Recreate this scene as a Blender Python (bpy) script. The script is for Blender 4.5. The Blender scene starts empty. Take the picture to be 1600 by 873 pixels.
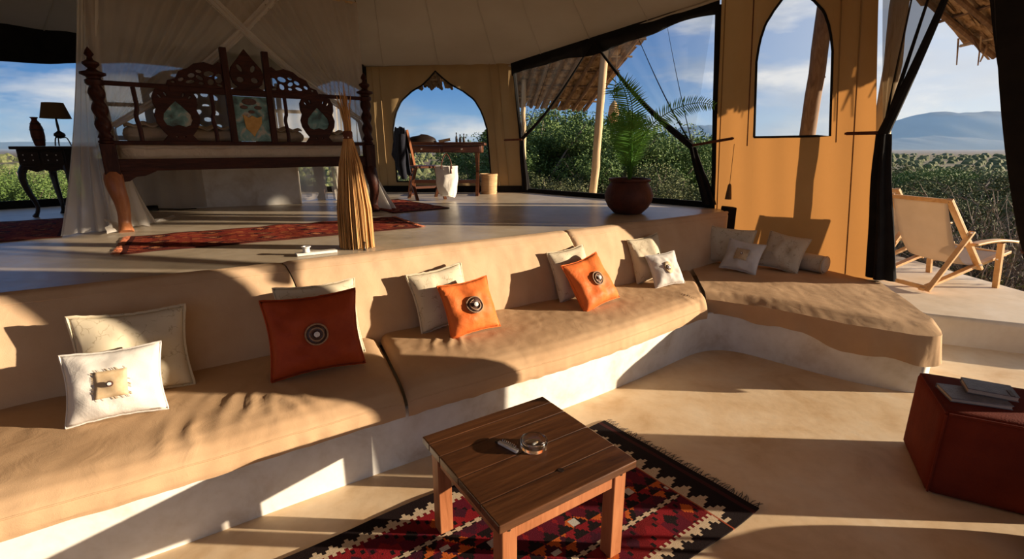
import bpy, bmesh, math, random
from mathutils import Vector, Matrix, noise
R = math.radians
sc = bpy.context.scene
col = sc.collection

# ---------------------------------------------------------------- camera
cam_d = bpy.data.cameras.new('camera'); cam = bpy.data.objects.new('camera', cam_d); col.objects.link(cam)
cam_d.sensor_width = 36.0; cam_d.lens = 770/1600*36.0; cam_d.clip_end = 6000
cam.location = (0, 0, 1.65); cam.rotation_euler = (R(90-15.01), 0, 0)
sc.camera = cam
sc.view_settings.view_transform = 'Standard'; sc.view_settings.look = 'None'
sc.view_settings.gamma = 1.0; sc.view_settings.exposure = 0.0; sc.view_settings.use_curve_mapping = False
sc.cycles.transparent_max_bounces = 32

# ---------------------------------------------------------------- sun and sky
SUN_EL, SUN_AZ = 10.5, -3.0
sun_d = bpy.data.lights.new('sun', 'SUN'); sun = bpy.data.objects.new('sun', sun_d); col.objects.link(sun)
to_sun = Vector((math.cos(R(SUN_EL))*math.cos(R(SUN_AZ)), math.cos(R(SUN_EL))*math.sin(R(SUN_AZ)), math.sin(R(SUN_EL))))
sun.rotation_euler = to_sun.to_track_quat('Z', 'Y').to_euler()
sun.location = to_sun*50
sun_d.energy = 11.5; sun_d.color = (1.0, 0.83, 0.62); sun_d.angle = R(0.6)

def nn(nt, typ, **kw):
    n = nt.nodes.new(typ)
    for k, v in kw.items():
        if k.startswith('i_'): n.inputs[k[2:].replace('_', ' ')].default_value = v
        else: setattr(n, k, v)
    return n
def ramp(nt, fac, stops, interp='LINEAR'):
    r = nt.nodes.new('ShaderNodeValToRGB'); r.color_ramp.interpolation = interp
    e = r.color_ramp.elements
    while len(e) > 1: e.remove(e[-1])
    e[0].position, e[0].color = stops[0][0], tuple(stops[0][1])+((1,) if len(stops[0][1]) == 3 else ())
    for p, c in stops[1:]:
        x = e.new(p); x.color = tuple(c)+((1,) if len(c) == 3 else ())
    nt.links.new(fac, r.inputs[0]); return r.outputs[0]
def mixc(nt, fac, a, b, mode='MIX'):
    m = nt.nodes.new('ShaderNodeMix'); m.data_type = 'RGBA'; m.blend_type = mode
    for s, v in ((0, fac), (6, a), (7, b)):
        if hasattr(v, 'is_output'): nt.links.new(v, m.inputs[s])
        else: m.inputs[s].default_value = v if s == 0 else (tuple(v)+(1,) if len(v) == 3 else v)
    return m.outputs[2]
def mth(nt, op, a, b=None, clamp=False):
    m = nt.nodes.new('ShaderNodeMath'); m.operation = op; m.use_clamp = clamp
    for s, v in ((0, a), (1, b)):
        if v is None: continue
        if hasattr(v, 'is_output'): nt.links.new(v, m.inputs[s])
        else: m.inputs[s].default_value = v
    return m.outputs[0]

w = bpy.data.worlds.new('sky'); sc.world = w; w.use_nodes = True; nt = w.node_tree; nt.nodes.clear()
tc = nn(nt, 'ShaderNodeTexCoord'); nrm = nn(nt, 'ShaderNodeVectorMath', operation='NORMALIZE'); nt.links.new(tc.outputs['Generated'], nrm.inputs[0])
sx = nn(nt, 'ShaderNodeSeparateXYZ'); nt.links.new(nrm.outputs[0], sx.inputs[0])
zc = mth(nt, 'MAXIMUM', sx.outputs[2], 0.0)
blue = ramp(nt, zc, [(0, (.17, .33, .58)), (.10, (.085, .24, .54)), (.25, (.065, .20, .51)), (.55, (.08, .22, .52)), (1, (.08, .20, .48))])
dot = nn(nt, 'ShaderNodeVectorMath', operation='DOT_PRODUCT'); nt.links.new(nrm.outputs[0], dot.inputs[0]); dot.inputs[1].default_value = to_sun
glow = ramp(nt, dot.outputs['Value'], [(0, (0, 0, 0)), (.22, (.06, .06, .06)), (.45, (.52, .52, .52)), (.62, (.86, .86, .86)), (1, (.95, .95, .95))])
base = mixc(nt, glow, blue, (.74, .80, .88))
# cumulus banks: noise on the sky dome, flattened towards the horizon
mp = nn(nt, 'ShaderNodeMapping'); mp.inputs['Scale'].default_value = (1.7, 1.7, 5.5); mp.inputs['Location'].default_value = (3.1, .4, 1.55); nt.links.new(nrm.outputs[0], mp.inputs[0])
n1 = nn(nt, 'ShaderNodeTexNoise', i_Scale=1.5, i_Detail=9.0, i_Roughness=.52, i_Distortion=.15); nt.links.new(mp.outputs[0], n1.inputs['Vector'])
cover = mth(nt, 'ADD', n1.outputs[0], mth(nt, 'MULTIPLY', glow, 0.05))
cl = ramp(nt, cover, [(.50, (0, 0, 0)), (.545, (.45, .45, .45)), (.62, (.95, .95, .95))])
n2 = nn(nt, 'ShaderNodeTexNoise', i_Scale=2.6, i_Detail=7.0, i_Roughness=.55); nt.links.new(mp.outputs[0], n2.inputs['Vector'])
ccol = ramp(nt, n2.outputs[0], [(.38, (.22, .31, .47)), (.50, (.42, .48, .58)), (.60, (.80, .80, .80))])
ccol = mixc(nt, mth(nt, 'MULTIPLY', glow, .6), ccol, (.95, .95, .95))
skyc = mixc(nt, cl, base, ccol)
bg = nn(nt, 'ShaderNodeBackground'); nt.links.new(skyc, bg.inputs[0]); bg.inputs[1].default_value = 1.0
wo = nn(nt, 'ShaderNodeOutputWorld'); nt.links.new(bg.outputs[0], wo.inputs[0])

# ---------------------------------------------------------------- materials
MATS = {}
def newmat(name):
    m = bpy.data.materials.new(name); m.use_nodes = True; nt = m.node_tree
    b = nt.nodes['Principled BSDF']; MATS[name] = m
    return m, nt, b
def coords(nt, scale=(1, 1, 1), kind='Object', rot=(0, 0, 0)):
    t = nn(nt, 'ShaderNodeTexCoord'); mp = nn(nt, 'ShaderNodeMapping')
    mp.inputs['Scale'].default_value = scale; mp.inputs['Rotation'].default_value = rot
    nt.links.new(t.outputs[kind], mp.inputs[0]); return mp.outputs[0]
def noisy(name, c1, c2, scale=5, rough=.7, bump=0.0, bscale=None, stretch=(1, 1, 1), detail=6, c3=None, metallic=0, spec=.3, lo=.35, hi=.65, sheen=0, dist=0.0, bdist=.02):
    m, nt, b = newmat(name)
    v = coords(nt, stretch)
    n = nn(nt, 'ShaderNodeTexNoise', i_Scale=scale, i_Detail=float(detail), i_Roughness=.6, i_Distortion=dist); nt.links.new(v, n.inputs['Vector'])
    st = [(lo, c1), (hi, c2)] if c3 is None else [(lo, c1), ((lo+hi)/2, c2), (hi, c3)]
    nt.links.new(ramp(nt, n.outputs[0], st), b.inputs['Base Color'])
    b.inputs['Roughness'].default_value = rough; b.inputs['Metallic'].default_value = metallic
    b.inputs['Specular IOR Level'].default_value = spec
    if sheen: b.inputs['Sheen Weight'].default_value = sheen
    if bump:
        n2 = nn(nt, 'ShaderNodeTexNoise', i_Scale=float(bscale or scale*4), i_Detail=4.0); nt.links.new(v, n2.inputs['Vector'])
        bp = nn(nt, 'ShaderNodeBump', i_Strength=bump, i_Distance=bdist); nt.links.new(n2.outputs[0], bp.inputs['Height']); nt.links.new(bp.outputs[0], b.inputs['Normal'])
    return m
def wood(name, c1, c2, c3, stretch, rough=.4, scale=3.0, spec=.4, bump=.15):
    m, nt, b = newmat(name)
    v = coords(nt, stretch)
    n = nn(nt, 'ShaderNodeTexNoise', i_Scale=scale, i_Detail=8.0, i_Roughness=.65, i_Distortion=.8); nt.links.new(v, n.inputs['Vector'])
    nt.links.new(ramp(nt, n.outputs[0], [(.3, c1), (.5, c2), (.7, c3)]), b.inputs['Base Color'])
    b.inputs['Roughness'].default_value = rough; b.inputs['Specular IOR Level'].default_value = spec
    bp = nn(nt, 'ShaderNodeBump', i_Strength=bump, i_Distance=.01); nt.links.new(n.outputs[0], bp.inputs['Height']); nt.links.new(bp.outputs[0], b.inputs['Normal'])
    return m
def cloth(name, c1, c2, transl=0.0, tcol=None, transp=0.0, scale=6, weave=420, rough=.9, bump=.2, wr=0.0, wrs=6):
    m, nt, b = newmat(name)
    v = coords(nt)
    n = nn(nt, 'ShaderNodeTexNoise', i_Scale=scale, i_Detail=6.0, i_Roughness=.6); nt.links.new(v, n.inputs['Vector'])
    c = ramp(nt, n.outputs[0], [(.3, c1), (.7, c2)])
    nt.links.new(c, b.inputs['Base Color']); b.inputs['Roughness'].default_value = rough; b.inputs['Specular IOR Level'].default_value = .15
    n2 = nn(nt, 'ShaderNodeTexNoise', i_Scale=float(weave), i_Detail=2.0); nt.links.new(v, n2.inputs['Vector'])
    bp = nn(nt, 'ShaderNodeBump', i_Strength=bump, i_Distance=.003); nt.links.new(n2.outputs[0], bp.inputs['Height'])
    out = bp.outputs[0]
    if wr:
        n3 = nn(nt, 'ShaderNodeTexNoise', i_Scale=float(wrs), i_Detail=3.0, i_Distortion=1.2); nt.links.new(v, n3.inputs['Vector'])
        b2 = nn(nt, 'ShaderNodeBump', i_Strength=wr, i_Distance=.05); nt.links.new(n3.outputs[0], b2.inputs['Height']); nt.links.new(out, b2.inputs['Normal']); out = b2.outputs[0]
    nt.links.new(out, b.inputs['Normal'])
    sh = b.outputs[0]; mo = nt.nodes['Material Output']
    if transl:
        t = nn(nt, 'ShaderNodeBsdfTranslucent'); t.inputs[0].default_value = tuple(tcol or c2)+(1,)
        mx = nn(nt, 'ShaderNodeMixShader'); mx.inputs[0].default_value = transl
        nt.links.new(sh, mx.inputs[1]); nt.links.new(t.outputs[0], mx.inputs[2]); sh = mx.outputs[0]
    if transp:
        t = nn(nt, 'ShaderNodeBsdfTransparent'); mx = nn(nt, 'ShaderNodeMixShader'); mx.inputs[0].default_value = transp
        nt.links.new(sh, mx.inputs[1]); nt.links.new(t.outputs[0], mx.inputs[2]); sh = mx.outputs[0]
    nt.links.new(sh, mo.inputs[0])
    return m
def attrmat(name, rough=.95, weave=260):
    m, nt, b = newmat(name)
    a = nn(nt, 'ShaderNodeAttribute'); a.attribute_name = 'Col'
    v = coords(nt); n = nn(nt, 'ShaderNodeTexNoise', i_Scale=float(weave), i_Detail=3.0); nt.links.new(v, n.inputs['Vector'])
    k = ramp(nt, n.outputs[0], [(.3, (.72, .72, .72)), (.7, (1.15, 1.15, 1.15))])
    nt.links.new(mixc(nt, 1.0, a.outputs['Color'], k, 'MULTIPLY'), b.inputs['Base Color'])
    b.inputs['Roughness'].default_value = rough; b.inputs['Specular IOR Level'].default_value = .1
    bp = nn(nt, 'ShaderNodeBump', i_Strength=.5, i_Distance=.004); nt.links.new(n.outputs[0], bp.inputs['Height']); nt.links.new(bp.outputs[0], b.inputs['Normal'])
    return m

def cement(name, cs, rough, spec, scale):
    m, nt, b = newmat(name); v = coords(nt)
    n = nn(nt, 'ShaderNodeTexNoise', i_Scale=scale, i_Detail=9.0, i_Roughness=.62, i_Distortion=.4); nt.links.new(v, n.inputs['Vector'])
    c = ramp(nt, n.outputs[0], [(.30, cs[0]), (.47, cs[1]), (.56, cs[2]), (.72, cs[3])])
    n2 = nn(nt, 'ShaderNodeTexNoise', i_Scale=scale*7, i_Detail=6.0); nt.links.new(v, n2.inputs['Vector'])
    c = mixc(nt, .35, c, ramp(nt, n2.outputs[0], [(.2, (.7, .68, .64)), (.5, (.9, .89, .87)), (.8, (1, 1, 1))]), 'MULTIPLY')
    nt.links.new(c, b.inputs['Base Color'])
    rr = ramp(nt, n2.outputs[0], [(.1, (rough*.75,)*3), (.9, (rough*1.3,)*3)]); nt.links.new(rr, b.inputs['Roughness'])
    b.inputs['Specular IOR Level'].default_value = spec
    bp = nn(nt, 'ShaderNodeBump', i_Strength=.12, i_Distance=.01); nt.links.new(n2.outputs[0], bp.inputs['Height']); nt.links.new(bp.outputs[0], b.inputs['Normal'])
    return m
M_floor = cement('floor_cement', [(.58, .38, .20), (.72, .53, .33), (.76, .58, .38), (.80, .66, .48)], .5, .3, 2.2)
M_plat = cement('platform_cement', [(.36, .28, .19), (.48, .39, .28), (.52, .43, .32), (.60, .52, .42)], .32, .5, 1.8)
M_deck = cement('deck_cement', [(.58, .46, .32), (.66, .54, .40), (.68, .57, .44), (.74, .64, .52)], .6, .3, 2.0)
M_plaster = cement('white_plaster', [(.52, .44, .34), (.68, .64, .57), (.72, .69, .63), (.77, .75, .71)], .8, .2, 3.0)
M_ceil = cloth('ceiling_canvas', (.46, .40, .32), (.52, .46, .38), scale=1.5, wr=.15, wrs=2)
M_canvas = cloth('ochre_canvas', (.40, .25, .10), (.48, .31, .14), transl=.45, tcol=(.36, .165, .048), scale=2, weave=180, wr=.12, wrs=4)
M_canvasb = cloth('ochre_canvas_back', (.36, .24, .11), (.43, .29, .14), transl=.15, tcol=(.6, .36, .14), scale=2, weave=180, wr=.12, wrs=4)
M_black = cloth('black_cloth', (.008, .007, .007), (.016, .014, .013), weave=200, rough=.95)
M_gauze = cloth('grey_gauze', (.10, .10, .11), (.14, .14, .15), transl=.3, tcol=(.2, .2, .2), transp=.84, weave=300)
M_mesh = cloth('insect_mesh', (.05, .06, .07), (.06, .07, .08), transp=.93, weave=600)
M_bgauze = cloth('brown_gauze', (.06, .045, .03), (.09, .065, .04), transl=.35, tcol=(.25, .17, .09), transp=.35, weave=300)
M_net = cloth('white_net', (.54, .47, .39), (.62, .56, .48), transl=.45, tcol=(.70, .63, .53), transp=.40, weave=500)
M_netg = cloth('white_net_gathered', (.70, .65, .58), (.78, .74, .68), transl=.45, tcol=(.82, .77, .70), transp=.10, weave=500)
M_seat = cloth('tan_cushion_cotton', (.42, .265, .145), (.50, .33, .19), scale=3, weave=260, wr=.07, wrs=7)
M_back = cloth('pale_cushion_cotton', (.46, .305, .18), (.54, .375, .235), scale=3, weave=260, wr=.06, wrs=7)
M_orange = cloth('orange_silk', (.55, .115, .022), (.66, .165, .04), scale=9, weave=300, rough=.55, wr=.15, wrs=9)
M_rust = cloth('rust_silk', (.24, .032, .008), (.34, .052, .012), scale=7, weave=300, rough=.55, wr=.15, wrs=8)
M_white = cloth('white_cotton', (.54, .50, .45), (.62, .58, .53), scale=6, weave=300, wr=.10, wrs=9)
M_linen = cloth('bed_linen', (.52, .41, .29), (.62, .51, .38), scale=6, weave=300, wr=.4, wrs=9)
def leafprint(name):
    m, nt, b = newmat(name); v = coords(nt, (26, 26, 26))
    n = nn(nt, 'ShaderNodeTexNoise', i_Scale=1.0, i_Detail=3.0); nt.links.new(v, n.inputs['Vector'])
    va = nn(nt, 'ShaderNodeVectorMath', operation='MULTIPLY_ADD'); nt.links.new(n.outputs['Color'], va.inputs[0]); va.inputs[1].default_value = (1.3, 1.3, 1.3); nt.links.new(v, va.inputs[2])
    vo = nn(nt, 'ShaderNodeTexVoronoi', feature='DISTANCE_TO_EDGE', i_Scale=.8); nt.links.new(va.outputs[0], vo.inputs['Vector'])
    vn = nn(nt, 'ShaderNodeTexNoise', i_Scale=.7, i_Detail=2.0); nt.links.new(v, vn.inputs['Vector'])
    line = ramp(nt, vo.outputs[0], [(0, (1, 1, 1)), (.05, (0, 0, 0))])
    msk = mth(nt, 'MULTIPLY', line, ramp(nt, vn.outputs[0], [(.50, (0, 0, 0)), (.58, (1, 1, 1))]))
    nt.links.new(mixc(nt, mth(nt, 'MULTIPLY', msk, .6), (.54, .46, .33), (.20, .14, .07)), b.inputs['Base Color'])
    b.inputs['Roughness'].default_value = .9; b.inputs['Specular IOR Level'].default_value = .1
    return m
M_cream = leafprint('cream_leaf_print')
M_patch = noisy('beige_patch', (.48, .34, .19), (.56, .42, .26), 40, .9)
M_bead = noisy('dark_beads', (.03, .012, .008), (.10, .04, .025), 160, .45, spec=.5)
M_ring = noisy('pale_thread', (.24, .13, .07), (.36, .22, .13), 120, .8)
M_shell = noisy('pale_shell', (.55, .52, .48), (.75, .72, .68), 60, .3, spec=.6)
M_bed = wood('bed_mahogany', (.016, .004, .0025), (.034, .008, .0045), (.065, .017, .008), (1, 6, 6), .5, 6, .2)
M_bedv = wood('bed_mahogany_upright', (.016, .004, .0025), (.036, .009, .005), (.07, .020, .009), (6, 6, 1), .5, 6, .2)
M_table = wood('table_hardwood', (.035, .012, .005), (.075, .027, .010), (.125, .048, .018), (1.0, 12, 12), .28, 2.4, .5, .08)
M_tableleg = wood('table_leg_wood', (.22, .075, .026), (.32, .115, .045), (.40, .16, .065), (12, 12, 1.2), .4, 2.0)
M_teak = wood('teak', (.52, .26, .09), (.64, .36, .14), (.70, .43, .19), (4, 4, 4), .5, 3)
M_dark = wood('dark_wood', (.010, .006, .005), (.018, .010, .007), (.03, .016, .010), (2, 8, 8), .4, 4)
M_desk = wood('desk_wood', (.05, .016, .007), (.085, .028, .012), (.13, .045, .02), (1, 9, 9), .4, 4)
M_pole = wood('peeled_pole', (.34, .21, .10), (.50, .34, .18), (.58, .42, .24), (7, 7, .8), .7, 3)
M_poled = wood('weathered_pole', (.13, .07, .035), (.20, .11, .055), (.28, .17, .09), (7, 7, .8), .8, 3)
M_thatch = noisy('makuti_thatch', (.16, .085, .035), (.40, .24, .12), 12, .95, .5, 30, c3=(.55, .37, .20))
M_straw = noisy('broom_straw', (.30, .14, .04), (.46, .24, .08), 30, .7, stretch=(1, 1, .1), c3=(.60, .36, .14))
M_terra = noisy('terracotta_pot', (.06, .016, .009), (.10, .027, .013), 9, .6, .3, 60, spec=.3)
M_frond = cloth('cycad_leaf', (.05, .17, .02), (.13, .29, .05), transl=.4, tcol=(.16, .34, .05), scale=7, rough=.5)
M_soil = noisy('potting_soil', (.03, .02, .012), (.07, .045, .028), 40, 1.0, .6)
M_bag = cloth('white_bag_canvas', (.72, .67, .58), (.80, .76, .69), wr=.2)
M_basket = noisy('woven_basket', (.50, .30, .14), (.64, .42, .22), 6, .8, .5, 60, stretch=(1, 1, 6))
M_shade = cloth('lampshade', (.20, .12, .05), (.26, .16, .07), transl=.4, tcol=(.35, .22, .1))
M_otto = cloth('ottoman_rust_weave', (.105, .013, .005), (.155, .023, .008), scale=5, weave=120, bump=.5)
M_leather = noisy('grey_leather', (.12, .11, .12), (.19, .175, .185), 18, .5, .3, 120)
M_brown = noisy('brown_leather', (.06, .032, .016), (.11, .06, .03), 12, .5, .4, 60)
M_page = noisy('page_edges', (.36, .30, .25), (.46, .39, .33), 60, .9, stretch=(1, 1, 12))
M_glass, _nt, _b = newmat('clear_glass')
_b.inputs['Transmission Weight'].default_value = 1; _b.inputs['Roughness'].default_value = .02; _b.inputs['IOR'].default_value = 1.47; _b.inputs['Base Color'].default_value = (.95, .97, .97, 1)
_n = nn(_nt, 'ShaderNodeTexNoise', i_Scale=60.0); _bp = nn(_nt, 'ShaderNodeBump', i_Strength=.05); _nt.links.new(_n.outputs[0], _bp.inputs['Height']); _nt.links.new(_bp.outputs[0], _b.inputs['Normal'])
M_steel = noisy('steel', (.5, .5, .5), (.62, .61, .6), 40, .28, metallic=1)
M_rug = attrmat('kilim_weave')
M_fringe = noisy('rug_fringe', (.05, .035, .025), (.16, .12, .09), 60, .95)
M_fringer = noisy('red_fringe', (.30, .07, .03), (.44, .16, .08), 60, .95)
M_strap = noisy('brown_strap', (.08, .022, .010), (.13, .04, .018), 30, .7)
M_rope = noisy('tassel_cord', (.10, .06, .025), (.16, .10, .05), 60, .9)
M_sling = cloth('sling_canvas', (.60, .49, .38), (.68, .57, .46), transl=.3, tcol=(.62, .50, .38))
M_leafA = noisy('acacia_green', (.040, .075, .014), (.085, .14, .03), .9, .7, c3=(.14, .19, .05), lo=.3, hi=.7)
M_leafB = noisy('dry_scrub_green', (.06, .075, .025), (.11, .125, .045), 1.2, .8, c3=(.17, .16, .075), lo=.3, hi=.7)
M_twig = noisy('twig_bark', (.12, .09, .07), (.28, .22, .17), 4, .9)
M_ground = noisy('savanna_earth', (.07, .075, .035), (.13, .10, .055), .10, 1.0, .4, 3.0, c3=(.19, .12, .075), detail=10)
M_hill = noisy('hazed_hill_scrub', (.030, .045, .055), (.05, .065, .07), .006, 1.0, detail=8)  # bluish tint in the scrub colour stands in for distance haze
M_paint, _nt, _b = newmat('painted_panel')
_v = coords(_nt, (9, 9, 9)); _n = nn(_nt, 'ShaderNodeTexNoise', i_Scale=1.0, i_Detail=3.0, i_Distortion=.6); _nt.links.new(_v, _n.inputs['Vector'])
_nt.links.new(ramp(_nt, _n.outputs[0], [(.34, (.02, .05, .05)), (.46, (.06, .17, .17)), (.55, (.13, .27, .26)), (.63, (.36, .34, .28)), (.72, (.20, .10, .05))]), _b.inputs['Base Color']); _b.inputs['Roughness'].default_value = .35
M_gold = noisy('ochre_paint', (.42, .24, .06), (.55, .33, .10), 20, .5)
M_rock = noisy('red_earth', (.16, .08, .045), (.28, .16, .09), 2.0, 1.0, .6, 8)
M_jacket = cloth('dark_jacket', (.012, .013, .02), (.022, .022, .03), wr=.4)

# ---------------------------------------------------------------- mesh helpers
class MB:
    def __init__(s): s.v = []; s.f = []
    def add(s, vs, fs, M=None):
        o = len(s.v); s.v += [tuple(M @ Vector(v)) if M is not None else tuple(v) for v in vs]
        s.f += [tuple(i+o for i in f) for f in fs]; return s
    def box(s, c, d, M=None, taper=1.0):
        x, y, z = [k/2 for k in d]; t = taper
        vs = [(-x*t, -y*t, -z), (x*t, -y*t, -z), (x*t, y*t, -z), (-x*t, y*t, -z), (-x, -y, z), (x, -y, z), (x, y, z), (-x, y, z)]
        vs = [(a+c[0], b+c[1], e+c[2]) for a, b, e in vs]
        return s.add(vs, [(0, 3, 2, 1), (4, 5, 6, 7), (0, 1, 5, 4), (1, 2, 6, 5), (2, 3, 7, 6), (3, 0, 4, 7)], M)
    def beam(s, a, b, w, h, up=(0, 0, 1)):
        a, b = Vector(a), Vector(b); d = (b-a); L = d.length; z = d.normalized(); up = Vector(up)
        x = up.cross(z)
        if x.length < 1e-4: x = Vector((1, 0, 0))
        x.normalize(); y = z.cross(x)
        M = Matrix((x, y, z)).transposed().to_4x4(); M.translation = (a+b)/2
        return s.box((0, 0, 0), (w, h, L), M)
    def tube(s, pts, r, n=8, cap=True, M=None):
        pts = [Vector(p) for p in pts]; rs = r if isinstance(r, (list, tuple)) else [r]*len(pts)
        vs, fs = [], []; prev = None
        for i, p in enumerate(pts):
            t = (pts[min(i+1, len(pts)-1)]-pts[max(i-1, 0)]).normalized()
            if prev is None:
                x = t.cross(Vector((0, 0, 1)));
                if x.length < 1e-3: x = t.cross(Vector((1, 0, 0)))
            else: x = prev-t*prev.dot(t)
            x.normalize(); prev = x; y = t.cross(x)
            for k in range(n):
                a = 2*math.pi*k/n; vs.append(p+(x*math.cos(a)+y*math.sin(a))*rs[i])
        for i in range(len(pts)-1):
            for k in range(n):
                fs.append((i*n+k, i*n+(k+1) % n, (i+1)*n+(k+1) % n, (i+1)*n+k))
        if cap: fs.append(tuple(range(n))[::-1]); fs.append(tuple((len(pts)-1)*n+k for k in range(n)))
        return s.add(vs, fs, M)
    def lathe(s, prof, n=24, c=(0, 0, 0), M=None, twist=None):
        vs, fs = [], []
        for (r, z) in prof:
            for k in range(n):
                a = 2*math.pi*k/n; rr = r*(1 + (twist(z, a) if twist else 0)); vs.append((c[0]+rr*math.cos(a), c[1]+rr*math.sin(a), c[2]+z))
        for i in range(len(prof)-1):
            for k in range(n): fs.append((i*n+k, i*n+(k+1) % n, (i+1)*n+(k+1) % n, (i+1)*n+k))
        if prof[0][0] > 1e-5: fs.append(tuple(range(n))[::-1])
        if prof[-1][0] > 1e-5: fs.append(tuple((len(prof)-1)*n+k for k in range(n)))
        return s.add(vs, fs, M)
    def grid(s, fn, nu, nv, M=None):
        vs = [fn(i/nu, j/nv) for j in range(nv+1) for i in range(nu+1)]
        fs = [(j*(nu+1)+i, j*(nu+1)+i+1, (j+1)*(nu+1)+i+1, (j+1)*(nu+1)+i) for j in range(nv) for i in range(nu)]
        return s.add(vs, fs, M)
    def slab(s, poly, z0, z1):
        n = len(poly); vs = [(p[0], p[1], z0) for p in poly]+[(p[0], p[1], z1) for p in poly]
        fs = [tuple(range(n))[::-1], tuple(range(n, 2*n))]+[(i, (i+1) % n, n+(i+1) % n, n+i) for i in range(n)]
        return s.add(vs, fs)
    def build(s, name, mat, parent=None, smooth=True, bevel=0, origin=None, solid=0, angle=40):
        o0 = Vector(origin) if origin is not None else Vector((0, 0, 0))
        me = bpy.data.meshes.new(name); me.from_pydata([tuple(Vector(v)-o0) for v in s.v], [], s.f); me.validate(); me.update()
        me.materials.append(mat)
        if smooth:
            me.polygons.foreach_set('use_smooth', [True]*len(me.polygons))
            try: me.set_sharp_from_angle(angle=R(angle))
            except Exception: pass
        ob = bpy.data.objects.new(name, me); col.objects.link(ob); ob.location = o0
        if parent is not None: ob.parent = parent
        if bevel:
            b = ob.modifiers.new('bevel', 'BEVEL'); b.width = bevel; b.segments = 2; b.limit_method = 'ANGLE'
        if solid:
            b = ob.modifiers.new('solid', 'SOLIDIFY'); b.thickness = solid; b.offset = 0
        return ob
def tag(o, label=None, cat=None, group=None, kind=None):
    if label: o['label'] = label
    if cat: o['category'] = cat
    if group: o['group'] = group
    if kind: o['kind'] = kind
    return o
def thing(name, label, cat, loc=(0, 0, 0), rz=0, group=None, kind=None, rot=None):
    o = bpy.data.objects.new(name, None); col.objects.link(o); o.location = loc; o.rotation_euler = rot or (0, 0, rz)
    o.empty_display_size = .1
    return tag(o, label, cat, group, kind)
def copy_tree(o, parent=None):
    c = o.copy(); col.objects.link(c); c.parent = parent
    for ch in list(o.children): copy_tree(ch, c)
    return c
def struct(name, mb, mat, parent=None, label=None, cat=None, **kw):
    o = mb.build(name, mat, parent, **kw)
    if parent is None: tag(o, label, cat, kind='structure')
    return o
def cut_plate(name, splines, thick, mat, parent, M):
    """flat fretwork: closed 2D outlines, inner ones become holes"""
    cu = bpy.data.curves.new('tmp', 'CURVE'); cu.dimensions = '2D'; cu.fill_mode = 'BOTH'; cu.extrude = thick/2; cu.bevel_depth = .003; cu.bevel_resolution = 0
    for pts in splines:
        sp = cu.splines.new('POLY'); sp.points.add(len(pts)-1); sp.use_cyclic_u = True
        for q, p in zip(sp.points, pts): q.co = (p[0], p[1], 0, 1)
    t = bpy.data.objects.new('tmp', cu); col.objects.link(t)
    dg = bpy.context.evaluated_depsgraph_get(); me = bpy.data.meshes.new_from_object(t.evaluated_get(dg))
    bpy.data.objects.remove(t); bpy.data.curves.remove(cu)
    me.name = name; me.transform(M); me.materials.clear(); me.materials.append(mat)
    ob = bpy.data.objects.new(name, me); col.objects.link(ob); ob.parent = parent
    return ob
def ell(cx, cy, rx, ry, n=16, rot=0):
    return [(cx+rx*math.cos(2*math.pi*k/n)*math.cos(rot)-ry*math.sin(2*math.pi*k/n)*math.sin(rot), cy+rx*math.cos(2*math.pi*k/n)*math.sin(rot)+ry*math.sin(2*math.pi*k/n)*math.cos(rot)) for k in range(n)]
def lerp(a, b, t): return a+(b-a)*t
def poly_at(pts, t):
    """point at normalised arc length along a polyline"""
    P = [Vector(p) for p in pts]; L = [(P[i+1]-P[i]).length for i in range(len(P)-1)]; s = t*sum(L)
    for i, l in enumerate(L):
        if s <= l or i == len(L)-1: return P[i].lerp(P[i+1], s/l if l else 0)
        s -= l
def smooth_poly(pts, it=2):
    P = [Vector(p) for p in pts]
    for _ in range(it):
        Q = [P[0]]
        for a, b in zip(P, P[1:]): Q += [a.lerp(b, .25), a.lerp(b, .75)]
        P = Q+[P[-1]]
    return P
def nz(x, y=0., z=0.): return noise.noise(Vector((x, y, z)))

# ================================================================ STRUCTURE
ZP = .95; ZD = .25
EDGE = [(-7.2, -.7), (-2.5, 2.30), (.32, 4.10), (2.42, 5.50)]      # rim of the raised floor
# lower floor
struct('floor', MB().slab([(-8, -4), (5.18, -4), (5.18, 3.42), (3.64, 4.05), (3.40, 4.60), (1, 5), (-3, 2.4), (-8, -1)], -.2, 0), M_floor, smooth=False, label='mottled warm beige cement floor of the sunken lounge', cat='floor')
# raised floor
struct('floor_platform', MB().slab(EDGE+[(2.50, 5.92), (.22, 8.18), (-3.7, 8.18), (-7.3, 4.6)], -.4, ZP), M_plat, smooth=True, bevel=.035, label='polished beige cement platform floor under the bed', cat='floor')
# deck outside
struct('floor_deck', MB().slab([(3.40, 4.42), (3.61, 4.05), (4.19, 3.8), (5.18, 3.40), (5.18, 8.2), (2.6, 8.2), (2.52, 5.95)], -.5, ZD), M_deck, bevel=.03, label='pale cement sun deck outside the curtained opening', cat='floor')
# plaster bench base (front path on the floor)
FRONT = [(-4.03, .05), (-2.77, .87), (-1.51, 1.68), (-.8, 2.17), (.33, 2.88), (.87, 3.27), (1.27, 3.60), (1.52, 3.80), (1.74, 3.875), (1.92, 3.80), (2.10, 3.62), (2.40, 3.33), (2.68, 3.14), (2.83, 3.10)]
FS = smooth_poly(FRONT, 2)
bench = [(p.x, p.y) for p in (Vector((q[0], q[1], 0)) for q in FS)]+[(2.90, 3.14), (2.93, 3.22), (3.36, 4.36), (2.48, 5.85), (.3, 4.4), (-2.6, 2.6), (-5, 1.0)]
struct('trim_bench', MB().slab(bench, -.05, .335), M_plaster, bevel=.02, label='white plastered built-in bench curving around the sunken lounge', cat='bench')

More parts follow.
